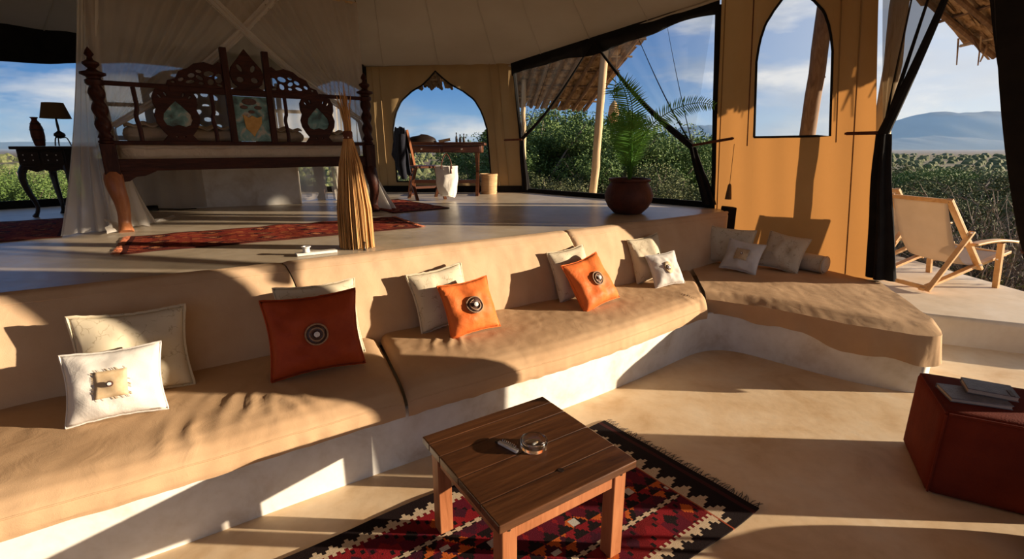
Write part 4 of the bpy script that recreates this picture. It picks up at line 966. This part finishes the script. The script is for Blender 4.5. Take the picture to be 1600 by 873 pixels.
for k, (x, h) in enumerate(((-.83, .15), (-.775, .125), (-.72, .135))):
    o = thing('bottle', ['tallest small dark bottle at the left of three on the desk', 'shortest small dark bottle in the middle of three on the desk', 'small dark bottle at the right of three on the desk'][k], 'bottle', (x, 7.66, ZP+.7635), group='small bottles on the desk')
    MB().lathe([(.016, 0), (.018, .004), (.018, h*.5), (.012, h*.62), (.007, h*.7), (.007, h*.86)], 14).build('body', M_dark, o); MB().lathe([(.009, h*.84), (.009, h*.98), (.004, h)], 12).build('cap', M_black, o)

# ================================================================ BEDSIDE TABLE, LAMP, VASE
nb = thing('bedside_table', 'black carved bedside table with curved legs at the left', 'table', (-4.72, 5.27, ZP), rz=R(0))
MB().box((0, 0, .695), (.56, .42, .03)).build('table_top', M_dark, nb, bevel=.006)
MB().box((0, 0, .595), (.48, .36, .17)).build('body', M_dark, nb, bevel=.004)
for x in (-.12, .12):
    d = MB().box((x, -.185, .60), (.21, .012, .12)).build('drawer', M_dark, nb, bevel=.003)
    for dx in (-.045, .045):
        for dz in (-.025, .025): MB().lathe([(.001, 0), (.007, .003), (.001, .006)], 8, M=Matrix.Translation((x+dx, -.191, .60+dz)) @ Matrix.Rotation(R(90), 4, 'X')).build('inlay_stud', M_shell, d)
cut_plate('apron', [[(-.24, .51), (.24, .51), (.24, .47), (.16, .485), (.08, .46), (0, .485), (-.08, .46), (-.16, .485), (-.24, .47)]], .015, M_dark, nb, Matrix.Translation((0, -.175, 0)) @ Matrix.Rotation(R(90), 4, 'X'))
for sx_ in (-1, 1):
    for sy_ in (-1, 1):
        MB().tube(smooth_poly([(sx_*.21, sy_*.15, .53), (sx_*.25, sy_*.18, .43), (sx_*.235, sy_*.17, .28), (sx_*.19, sy_*.14, .12), (sx_*.20, sy_*.15, .05), (sx_*.225, sy_*.165, .0)], 1), [.03, .035, .034, .032, .028, .026, .022, .018, .018, .018, .024, .026][:12], 8).build('cabriole_leg', M_dark, nb)
lp = thing('table_lamp', 'table lamp with tan shade on the bedside table', 'lamp', (-4.67, 5.30, ZP+.711))
MB().lathe([(.125, .275), (.085, .425)], 28).build('lamp_shade', M_shade, lp, solid=.003)
MB().lathe([(.010, .14), (.012, .20), (.008, .27), (.004, .34)], 10).build('stem', M_dark, lp)
MB().lathe([(.003, .075), (.030, .085), (.048, .105), (.045, .125), (.02, .145), (.008, .155)], 18).build('gourd_body', M_dark, lp)
for k in range(3):
    a = k*2.094+.5; MB().tube(smooth_poly([(.02*math.cos(a), .02*math.sin(a), .085), (.05*math.cos(a), .05*math.sin(a), .09), (.065*math.cos(a), .065*math.sin(a), .05), (.075*math.cos(a), .075*math.sin(a), .003)], 1), .006, 6).build('leg', M_dark, lp)
vs_ = thing('vase', 'slim striped dark bottle vase beside the lamp', 'vase', (-4.84, 5.24, ZP+.711))
MB().lathe([(.036, 0), (.042, .01), (.055, .10), (.052, .18), (.034, .235), (.022, .255), (.024, .27), (.034, .28), (.030, .285), (.018, .275)], 20).build('body', M_strap, vs_)
for z, r in ((.06, .051), (.16, .055), (.22, .042)): MB().tube([(r*math.cos(2*math.pi*k/20), r*math.sin(2*math.pi*k/20), z) for k in range(21)], .004, 5, cap=False).build('band', M_dark, vs_)

# ================================================================ CURTAINS AND TIES
def swag(label, topA, topB, tie, foot, mat, hem_mat, N, name='gauze_curtain', sag=.12, hem=.022, ng=6, fat=.05, drop=True, lines=()):
    """curtain hung between topA (fixed side) and topB, drawn to tie on the fixed side, then falling to foot"""
    topA, topB, tie, foot = map(Vector, (topA, topB, tie, foot)); L0 = Vector((foot.x, foot.y, foot.z)); N = Vector(N)
    root = thing(name, label, 'curtain', L0)
    def fn(s, t):
        a = topA.lerp(topB, s); p = a.lerp(tie, t); d = (tie-a)
        p = p+Vector((0, 0, -sag*s*math.sin(math.pi*t)*.9))+N*(.02*math.sin(s*ng*6.28+t*2)*(1-.6*t))
        return p-L0
    MB().grid(fn, 60, 24).build('sheer', mat, root)
    MB().tube([fn(1, i/24) for i in range(25)], [lerp(hem*.5, hem*1.5, i/24) for i in range(25)], 8).build('hem', hem_mat, root)
    for sl, w_ in lines: MB().tube([fn(sl, i/24) for i in range(25)], [lerp(w_*.3, w_, i/24) for i in range(25)], 6).build('pleat', hem_mat, root)
    if drop:
        Q = [tie-L0, tie.lerp(foot, .3)-L0+N*.02, tie.lerp(foot, .65)-L0, Vector((0, 0, 0))]
        MB().lathe([(1, 0), (1, 1)], 4) if False else None
        ps = smooth_poly(Q, 2); mb = MB()
        def fb(s, t):
            p = poly_at(ps, t); a = 2*math.pi*s; r = fat*(.55+.6*t)*(1+.28*math.sin(5*a+t*2)); tt = Vector((1, 0, 0)); bb = Vector((0, 1, 0))
            return p+tt*r*math.cos(a)+bb*r*math.sin(a)
        MB().grid(fb, 40, 16).build('drop', hem_mat, root)
    return root
NM = Vector((-.7, -.7, 0))*.06
mz = lambda u, v: bil(MES, u, v)+NM
swag('sheer grey curtain drawn left with black hem beside the porch pole', mz(.02, .93), mz(.475, .95), mz(.035, .42), mz(.03, .02), M_gauze, M_black, (-.7, -.7, 0), fat=.05, hem=.018, lines=((.55, .008), (.3, .005)))
swag('sheer grey curtain drawn right with black hem behind the cycad', mz(.985, .93), mz(.49, .95), mz(.915, .31), mz(.985, .02), M_gauze, M_black, (-.7, -.7, 0), fat=.06, hem=.028, sag=.10, lines=((.62, .010), (.35, .006)))
NO = Vector((-1, 0, 0))
swag('brown gauze curtain tied to the sunlit canvas wall, left of the deck opening', (3.03, 4.60, 3.3), (3.28, 3.98, 3.25), (3.20, 4.42, 1.76), (3.36, 4.33, .50), M_bgauze, M_black, NO, fat=.085, hem=.03, sag=.10, ng=4, lines=((.75, .02), (.45, .012)))
swag('brown gauze curtain swept right across the deck opening', (2.62, 2.45, 3.3), (3.27, 3.94, 3.25), (2.66, 2.62, 1.62), (2.72, 2.5, .05), M_bgauze, M_black, NO, fat=.05, hem=.03, sag=.10, ng=4, drop=False, lines=((.8, .016),))
bc = thing('black_curtain', 'heavy black curtain bundled at the right edge', 'curtain', (3.0, 2.27, 0))
def bcf(s, t):
    z = lerp(0.0, 3.3, t); a = 2*math.pi*s; cx = -.30*(z/1.2)**2 if z < 1.2 else -.30-.36*(z-1.2)
    r = .17*(1+.20*math.sin(7*a+z)+.08*math.sin(13*a))*(1.05-.12*math.cos(z*2))
    return Vector((cx+r*math.cos(a), r*1.15*math.sin(a), z))
MB().grid(bcf, 70, 24).build('folds', M_black, bc)
MB().tube([(-.28+.20*math.cos(2*math.pi*k/30), .23*math.sin(2*math.pi*k/30), 1.15) for k in range(31)], .018, 6, cap=False).build('tie_band', M_strap, bc)
# ties
def strap(label, a, b, w_=.03, tassel=False):
    a, b = Vector(a), Vector(b); r = thing('curtain_tie', label, 'strap', a)
    MB().beam((0, 0, 0), b-a, .012, w_).build('strap', M_strap, r, bevel=.002)
    MB().lathe([(.001, -.012), (.016, -.008), (.016, .008), (.001, .012)], 10, M=Matrix.Translation(b-a)).build('toggle', M_strap, r)
    return r
strap('red-brown curtain tie running from the sheer curtain to the canvas wall', mz(.90, .315)+Vector((-.02, -.02, 0)), bil(PAN, .152, .467)+NP*.05)
strap('red-brown curtain tie at the back wall corner', mz(.045, .42)+Vector((-.02, -.03, 0)), bil(BAK, .90, .42)+Vector((0, -.05, 0)))
strap('dark red curtain tie between canvas wall and brown gauze', (3.20, 4.40, 1.77), bil(PAN, .86, .475)+NP*.03)
ta = thing('tassel', 'brown cord tassel hanging on the sunlit canvas wall', 'tassel', bil(PAN, .13, .27)+NP*.035)
MB().tube([(0, 0, .10), (.0, 0, .55)], .003, 5).build('cord', M_rope, ta); MB().lathe([(.036, -.06), (.030, .0), (.018, .10), (.008, .115), (.001, .12)], 14).build('skirt', M_rope, ta)

# ================================================================ POLES AND THATCH OUTSIDE
def pole(label, a, b, r0, r1, mat, seed, group=None, knots=()):
    a, b = Vector(a), Vector(b); r = thing('timber_pole', label, 'pole', a, group=group)
    n = 14; P = [(b-a)*(i/n)+Vector((.02*nz(i*.5, seed), .02*nz(i*.5, seed, 5), 0)) for i in range(n+1)]
    MB().tube(P, [lerp(r0, r1, i/n)*(1+.08*nz(i*.7, seed, 9)) for i in range(n+1)], 12).build('trunk', mat, r)
    for t, s in knots:
        p = (b-a)*t; MB().tube([p, p+Vector((s*.09, -.03, .03))], [.02, .012], 6).build('knot_stub', mat, r)
    return r
pole('peeled timber pole holding the thatched eave behind the cycad', (1.31, 8.2, ZD), (1.43, 8.2, 3.3), .068, .060, M_pole, 1)
pole('slim timber pole at the left end of the thatched eave', (.20, 8.9, ZD), (.20, 8.9, 2.75), .045, .04, M_pole, 3)
pole('weathered leaning pole seen through the pointed window', (3.72, 6.45, ZD), (3.28, 5.72, 3.7), .085, .085, M_poled, 5, knots=((.62, 1), (.75, 1)))
pole('peeled timber pole behind the brown gauze curtain', (3.66, 4.98, ZD), (3.46, 4.93, 3.6), .075, .07, M_pole, 7)
def thatch(label, A, B, C, D, nraft, nbat, seed, fringe=.14, blades=26):
    """A-B eave edge, D-C upper edge; rafters run eave to ridge, battens across, thatch tiles above"""
    A, B, C, D = map(Vector, (A, B, C, D)); L0 = A.copy(); root = thing('thatch_roof', label, 'roof', L0)
    up = (B-A).cross(D-A).normalized();
    if up.z < 0: up = -up
    def P(s, t, h=0): return A.lerp(B, s).lerp(D.lerp(C, s), t)+up*h-L0
    rnd = random.Random(seed)
    for k in range(nraft):
        s = (k+.5)/nraft; MB().tube([P(s, -.03, 0), P(s, .5, .01), P(s, 1.02, 0)], .028, 7).build('rafter', M_poled, root)
    for k in range(nbat):
        t = (k+.4)/nbat; MB().tube([P(-.02, t, .045), P(.5, t, .05), P(1.02, t, .045)], .016, 6).build('batten', M_pole if k % 3 == 0 else M_poled, root)
    W_ = (B-A).length; Hh = (D-A).length; rows = max(3, int(Hh/.22))
    for k in range(rows):
        mb = MB(); t0 = k/rows; n = int(W_*blades)
        for i in range(n):
            s = (i+rnd.random())/n; wd = rnd.uniform(.025, .05)/W_; dn = (fringe if k == 0 else .10)*rnd.uniform(.5, 1.15)/Hh
            h0, h1 = .055+rnd.uniform(0, .03), .085+rnd.uniform(0, .03)
            sk = rnd.uniform(-.5, .5)*wd*2
            mb.add([P(s-wd+sk, t0-dn, h0-.03*rnd.random()), P(s+wd*.6+sk, t0-dn*.9, h0-.02), P(s+wd, t0+1.4/rows, h1), P(s-wd, t0+1.4/rows, h1)], [(0, 1, 2, 3)])
        q = mb.build('thatch_row', M_thatch, root); q['kind'] = 'stuff'
    MB().grid(lambda s, t: P(s, t, .14), 6, 6).build('thatch_back', M_thatch, root, solid=.04)
    return root
thatch('thatched eave with pole rafters beyond the mesh opening', (-.30, 9.45, 2.42), (1.38, 9.15, 2.30), (2.02, 7.80, 3.28), (-.1, 7.95, 3.30), 9, 5, 1)
thatch('thatched eave fringe at the top of the arched window', (-2.0, 9.9, 2.72), (-.85, 9.9, 2.74), (-.85, 8.4, 3.3), (-2.0, 8.4, 3.3), 6, 3, 2)
thatch('ragged thatched eave with sticks over the sun deck', (5.15, 5.9, 2.62), (5.15, .0, 2.70), (3.2, .0, 3.75), (3.35, 5.9, 3.75), 20, 5, 3, fringe=.22, blades=34)
# loose sticks of the deck eave
rnd = random.Random(9); dr_ = [o for o in bpy.data.objects if o.name == 'thatch_roof.002'][0]
for k in range(34):
    y = -rnd.uniform(.0, 2.6); x = rnd.uniform(-.35, .02); z = -x*.55
    MB().tube([(x, y, z+.02), (x+rnd.uniform(.0, .12), y+rnd.uniform(-.12, .12), z-rnd.uniform(.14, .42))], [rnd.uniform(.008, .02), .006], 5).build('stick', M_thatch if k % 3 else M_poled, dr_)
ln = thing('lantern', 'small pale woven lantern hanging from the eave near the pole', 'lantern', (1.57, 8.02, 2.02))
MB().lathe([(.05, 0), (.075, .05), (.085, .14), (.07, .24), (.03, .30), (.012, .32)], 14, twist=lambda z, a: .05*math.sin(7*a)).build('shade', M_basket, ln)
MB().tube([(0, 0, .31), (0.01, 0, 1.1)], .004, 5).build('cord', M_rope, ln)

# ================================================================ DECK CHAIRS
def deckchair(label, loc, rz):
    r = thing('deck_chair', label, 'chair', loc, rz=rz, group='teak deck chairs on the sun deck')
    hw = .29
    # local x = forward (towards the feet), y = across
    for y in (-hw, hw):
        MB().beam((-.34, y, .92), (.28, y, .20), .03, .06, (0, 1, 0)).build('back_rail', M_teak, r, bevel=.004)
        MB().beam((-.42, y*.93, .03), (.66, y*.93, .36), .03, .055, (0, 1, 0)).build('seat_rail', M_teak, r, bevel=.004)
        MB().beam((-.40, y*1.09, .02), (.02, y*1.09, .60), .025, .05, (0, 1, 0)).build('prop', M_teak, r, bevel=.004)
        MB().beam((.50, y*1.15, .0), (.42, y*1.15, .47), .035, .05, (0, 1, 0)).build('front_leg', M_teak, r, bevel=.004)
        MB().grid(lambda s, t: Vector((lerp(.02, .60, s), y*1.15+lerp(-.04, .04, t)*(1 if s < .9 else .9), .47+.03*math.sin(s*math.pi*.9))), 14, 4).build('armrest', M_teak, r, solid=.022)
        for p in ((.0, .585), (.22, .255), (.44, .30)): MB().lathe([(.012, -.01), (.012, .01)], 8, M=Matrix.Translation((p[0], y*1.13, p[1])) @ Matrix.Rotation(R(90), 4, 'X')).build('bolt', M_steel, r)
    MB().beam((-.33, -hw, .90), (-.33, hw, .90), .035, .04, (0, 0, 1)).build('top_bar', M_teak, r, bevel=.004)
    MB().beam((-.38, -hw*1.05, .045), (-.38, hw*1.05, .045), .03, .04, (0, 0, 1)).build('rear_bar', M_teak, r, bevel=.004)
    MB().beam((.60, -hw, .335), (.60, hw, .335), .03, .04, (0, 0, 1)).build('front_bar', M_teak, r, bevel=.004)
    cv = smooth_poly([(-.34, 0, .92), (-.22, 0, .66), (-.06, 0, .38), (.10, 0, .235), (.32, 0, .25), (.60, 0, .355)], 3)
    MB().grid(lambda s, t: poly_at(cv, t)+Vector((0, lerp(-hw+.02, hw-.02, s), -.015*math.sin(math.pi*s))), 10, 30).build('sling', M_sling, r, solid=.006)
    return r
deckchair('teak sling deck chair in full view on the sun deck', (4.43, 5.10, ZD), R(14))
deckchair('teak deck chair half hidden behind the curtain drop', (4.86, 6.36, ZD), R(16))

# ================================================================ LANDSCAPE
def gz(x, y):
    r = math.hypot(x, y-3)
    z = -.35-.07*min(max(r-6, 0), 40)-.004*min(max(r-46, 0), 500)
    return z+.25*nz(x*.12, y*.12, 3)*min(1, r/12)
rings = [5, 6.5, 8, 10, 13, 17, 22, 28, 36, 48, 65, 90, 140, 220, 400, 800, 1600, 3200]; nA = 96; mb = MB(); vs = []; fs = []
for r in rings:
    for k in range(nA):
        a = 2*math.pi*k/nA; x, y = r*math.cos(a), 3+r*math.sin(a); vs.append((x, y, gz(x, y)))
for i in range(len(rings)-1):
    for k in range(nA): fs.append((i*nA+k, i*nA+(k+1) % nA, (i+1)*nA+(k+1) % nA, (i+1)*nA+k))
c0 = len(vs); vs.append((0, 3, -.5))
for k in range(nA): fs.append((c0, k, (k+1) % nA))
g = mb.add(vs, fs).build('ground', M_ground, origin=(0, 0, -.5)); tag(g, 'dry brown savanna ground outside the tent', 'ground', kind='structure')
# far hills
def hill(label, x0, x1, Y, prof, seed, dep=500):
    """ridge line between azimuth pixels with heights as pixels above the horizon"""
    n = 80; mb = MB(); vs = []
    for j in range(9):
        for i in range(n+1):
            s = i/n; X = lerp(x0, x1, s)*Y/797; k = s*(len(prof)-1); a = min(int(k), len(prof)-2); h = lerp(prof[a], prof[a+1], k-a)*Y/797
            h *= 1+.10*nz(s*14, seed, j*.5)+.05*nz(s*40, seed, j)
            f = 1-abs(j-4)/4; rr = f**.8
            vs.append((X+20*nz(s*9, j), Y+(j-4)/4*dep, -6+(h+6)*rr*(1+.08*nz(s*22, j*1.3, seed)*(1-f))))
    fs = [(j*(n+1)+i, j*(n+1)+i+1, (j+1)*(n+1)+i+1, (j+1)*(n+1)+i) for j in range(8) for i in range(n)]
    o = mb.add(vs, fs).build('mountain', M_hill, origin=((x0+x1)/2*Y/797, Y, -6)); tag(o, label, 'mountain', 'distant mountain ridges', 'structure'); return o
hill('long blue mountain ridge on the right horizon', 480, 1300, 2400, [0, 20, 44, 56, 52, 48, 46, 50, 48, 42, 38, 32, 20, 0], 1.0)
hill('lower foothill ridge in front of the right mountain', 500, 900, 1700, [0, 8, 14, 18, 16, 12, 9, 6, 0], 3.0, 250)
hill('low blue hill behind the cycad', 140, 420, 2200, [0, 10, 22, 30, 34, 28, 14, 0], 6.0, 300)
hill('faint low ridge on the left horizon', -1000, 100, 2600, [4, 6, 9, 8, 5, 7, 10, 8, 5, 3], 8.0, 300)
# bushes: a few prototypes, copied
def foliage(n, seed, rx, rz_, lumps, leaf):
    rr = random.Random(seed); mb = MB(); L_ = []
    for k in range(lumps):
        a = rr.uniform(0, 6.28); d = rx*math.sqrt(rr.random())*.75; z = rr.uniform(.30, .85)*rz_
        L_.append((d*math.cos(a), d*math.sin(a), z, rr.uniform(.18, .36)*rx))
    for k in range(n):
        cx, cy, cz, r = L_[rr.randrange(lumps)]
        v = Vector((rr.gauss(0, 1), rr.gauss(0, 1), rr.gauss(0, .75))).normalized()*r*(.55+.45*rr.random()**.4)
        p = Vector((cx, cy, max(.05, cz+v.z*.72)))+Vector((v.x, v.y, 0))
        d = Vector((rr.gauss(0, 1), rr.gauss(0, 1), rr.gauss(0, .6))).normalized()*leaf*rr.uniform(.5, 1.2); e = d.cross(Vector((rr.gauss(0, 1), rr.gauss(0, 1), rr.gauss(0, 1)))).normalized()*leaf*.42
        mb.add([p-d, p+e*.8, p+d, p-e], [(0, 1, 2, 3)])
    return mb, L_
def branches(L_, seed, r0=.07):
    rr = random.Random(seed); mb = MB()
    for (x, y, z, r) in L_:
        m = Vector((x*.35+rr.uniform(-.15, .15), y*.35+rr.uniform(-.15, .15), z*.5))
        mb.tube([(rr.uniform(-.1, .1), rr.uniform(-.1, .1), -.3), m, (x*.8, y*.8, z*.85), (x+rr.uniform(-.3, .3), y+rr.uniform(-.3, .3), z+r*.5)], [r0, r0*.6, r0*.3, .008], 5)
    return mb
def bush_proto(seed, n, rx, rz_, lumps, leaf, mat):
    r = thing('acacia_bush', 'x x x x', 'bush', (0, 0, -50))
    f, L_ = foliage(n, seed, rx, rz_, lumps, leaf); f.build('foliage', mat, r, smooth=False)['kind'] = 'stuff'
    branches(L_, seed).build('branches', M_twig, r)
    return r
protos = [bush_proto(1, 24000, 2.0, 3.2, 26, .042, M_leafA), bush_proto(2, 24000, 2.2, 2.8, 30, .042, M_leafA), bush_proto(3, 16000, 1.7, 2.2, 22, .038, M_leafB), bush_proto(4, 16000, 1.9, 2.0, 24, .038, M_leafB)]
ORD = ['leftmost', 'second', 'third', 'fourth', 'fifth', 'sixth', 'seventh', 'eighth', 'ninth', 'tenth', 'eleventh', 'twelfth', 'thirteenth', 'fourteenth', 'fifteenth']
def ordinals(rows, what):
    n = len(rows); order = sorted(range(n), key=lambda i: rows[i][1])
    out = {}
    for r, i in enumerate(order): out[i] = ('leftmost of the '+what) if r == 0 else ('rightmost of the '+what) if r == n-1 else ORD[r]+' from the left among the '+what
    return out
used = set(); rnd = random.Random(21)
def bush(k, px_, Y, h, label, group, sc_=1.0):
    X = (px_-800)*Y/797; src = protos[k]
    o = src if k not in used else copy_tree(src); used.add(k)
    base = (3.2, 2.8, 2.2, 2.0)[k]; s = h/base
    o.location = (X, Y, gz(X, Y)-.05); o.rotation_euler = (0, 0, rnd.uniform(0, 6.28)); o.scale = (s*sc_, s*sc_, s)
    tag(o, label, 'bush', group)
gA, gB, gC, gD = 'green acacias beyond the mesh opening', 'scrub beyond the sun deck', 'bushes beyond the left opening', 'bushes beyond the arched window'
ROWS = ((0, 835, 13.5, 3.2), (1, 880, 14.5, 3.3), (0, 905, 17, 4.1), (1, 985, 15, 3.5), (0, 940, 13, 2.9), (1, 1030, 14, 2.9), (0, 1080, 17, 3.3), (3, 1075, 12, 1.9), (2, 1020, 11, 1.6), (2, 860, 11.5, 1.7), (1, 800, 18, 3.6), (0, 1130, 19, 3.3), (1, 1180, 15, 2.4))
LB = ordinals(ROWS, 'green acacias beyond the mesh opening with the cycad')
for i, (k, p, Y, h) in enumerate(ROWS): bush(k, p, Y, h, LB[i], gA)
ROWS = ((2, 1420, 10, 1.75), (0, 1400, 14, 2.4), (1, 1470, 15, 2.5), (2, 1530, 12.5, 2.1), (3, 1600, 8.8, 1.5), (2, 1680, 10, 2.2), (0, 1560, 16, 2.6), (1, 1640, 15, 2.7), (3, 1470, 8.8, .7), (3, 1545, 8.6, .6), (2, 1610, 12, 2.2), (3, 1390, 12, 1.9), (2, 1445, 20, 2.8), (3, 1510, 22, 2.6))
LB = ordinals(ROWS, 'scrub bushes growing beyond the sun deck')
for i, (k, p, Y, h) in enumerate(ROWS): bush(k, p, Y, h, LB[i], gB)
ROWS = ((0, 15, 13, 2.35), (1, -30, 11, 2.2), (2, 60, 15, 1.7), (3, 110, 17, 2.1), (2, 95, 24, 2.4), (3, 25, 26, 2.9), (3, 70, 12, .9), (2, 150, 20, 2.6), (2, 250, 20, 2.4), (1, 330, 18, 2.4), (2, 440, 18, 2.2))
LB = ordinals(ROWS, 'bushes beyond the left mesh opening')
for i, (k, p, Y, h) in enumerate(ROWS): bush(k, p, Y, h, LB[i], gC)
ROWS = ((2, 640, 18, 1.7), (3, 690, 21, 1.8), (2, 735, 17, 1.8), (0, 770, 20, 2.5), (3, 660, 26, 2.1), (2, 715, 28, 2.3), (1, 600, 20, 1.9))
LB = ordinals(ROWS, 'bushes seen through the arched window')
for i, (k, p, Y, h) in enumerate(ROWS): bush(k, p, Y, h, LB[i], gD)
# thorny bare bush close to the deck
def thornbush(label, X, Y, h, seed, n):
    rr = random.Random(seed); mb = MB(); lf = MB(); r = thing('thorn_bush', label, 'bush', (X, Y, gz(X, Y)), group='bare thorn bushes by the deck')
    for k in range(n):
        a = rr.uniform(0, 6.28); el = rr.uniform(.35, 1.4); L_ = h*rr.uniform(.6, 1.15); p = Vector((rr.uniform(-.35, .35), rr.uniform(-.35, .35), 0)); d = Vector((math.cos(a)*math.cos(el), math.sin(a)*math.cos(el), math.sin(el))); P = [p.copy()]
        for i in range(5):
            d = (d+Vector((rr.gauss(0, .22), rr.gauss(0, .22), rr.gauss(0, .15)))).normalized(); p = p+d*L_/5; P.append(p.copy())
            for q in range(2):
                e = (d+Vector((rr.gauss(0, .8), rr.gauss(0, .8), rr.gauss(0, .5)))).normalized(); ln_ = L_*rr.uniform(.1, .25)
                mb.tube([p, p+e*ln_*.5, p+e*ln_+Vector((0, 0, rr.uniform(-.05, .08)))], [.005, .004, .0015], 3, cap=False)
                if rr.random() < .45:
                    for z in range(4):
                        c = p+e*ln_*rr.random(); u_ = Vector((rr.gauss(0, 1), rr.gauss(0, 1), rr.gauss(0, 1))).normalized()*.028; v_ = u_.cross(e).normalized()*.014
                        lf.add([c-u_, c+v_, c+u_, c-v_], [(0, 1, 2, 3)])
        mb.tube(P, [lerp(.012, .003, i/5) for i in range(6)], 4, cap=False)
    mb.build('twigs', M_twig, r)['kind'] = 'stuff'; lf.build('leaves', M_leafB, r, smooth=False)['kind'] = 'stuff'
thornbush('bare thorny bush behind the deck chair armrest', 6.6, 6.9, 1.5, 5, 70)
thornbush('tall thorny bush at the right of the deck view', 7.0, 6.4, 1.8, 6, 80)
thornbush('low thorny bush behind the deck chair sling', 6.3, 8.2, 1.3, 7, 60)
thornbush('thorny bush farthest back between the scrub bushes', 8.1, 8.6, 1.6, 8, 70)
thornbush('small thorny bush at the deck corner near the earth mound', 6.2, 6.1, .9, 9, 50)
# red earth mound beside the deck
mb = MB(); mb.grid(lambda s, t: Vector((lerp(-1.4, 1.4, s), lerp(-.6, .6, t), .42*math.exp(-(2*s-1)**2*2)*max(0, math.cos((t-.5)*math.pi))*(1+.5*nz(s*9, t*7))-.05)), 40, 22)
md = mb.build('earth_mound', M_rock); md.location = (6.4, 5.3, -.32); md.rotation_euler = (0, 0, 1.2); tag(md, 'reddish earth mound beside the sun deck edge', 'mound')
# distant scrub carpet: uncountable
rr = random.Random(77); mb = MB()
for k in range(6000):
    a = rr.uniform(R(15), R(175)); r = 45*math.exp(rr.random()*2.6); x, y = r*math.cos(a), 3+r*math.sin(a); s = rr.uniform(.35, .9)*(1+r/250); z = gz(x, y)
    n = 7; vs = [(x, y, z+s*rr.uniform(.8, 1.1))]
    for q in range(n): vs.append((x+s*.7*math.cos(6.28*q/n), y+s*.7*math.sin(6.28*q/n), z+s*rr.uniform(.45, .9)))
    for q in range(n): vs.append((x+s*1.1*math.cos(6.28*q/n), y+s*1.1*math.sin(6.28*q/n), z-.1))
    mb.add(vs, [(0, 1+q, 1+(q+1) % n) for q in range(n)]+[(1+q, 1+n+q, 1+n+(q+1) % n, 1+(q+1) % n) for q in range(n)])
sb = mb.build('distant_scrub', M_leafB, smooth=False); tag(sb, 'distant scrub covering the savanna plain', 'scrub', kind='stuff')

# distance haze lying over the plain in front of the mountains
m, nt, b = newmat('plain_haze'); nt.nodes.remove(b)
vs_n = nn(nt, 'ShaderNodeVolumeScatter'); vs_n.inputs['Color'].default_value = (.26, .50, 1, 1); vs_n.inputs['Density'].default_value = .00042
nt.links.new(vs_n.outputs[0], nt.nodes['Material Output'].inputs['Volume'])
hz = MB().box((0, 0, 0), (9000, 1100, 90)).build('haze', m, smooth=False); hz.location = (0, 900, 36); tag(hz, 'bluish distance haze over the plain', 'haze', kind='stuff')
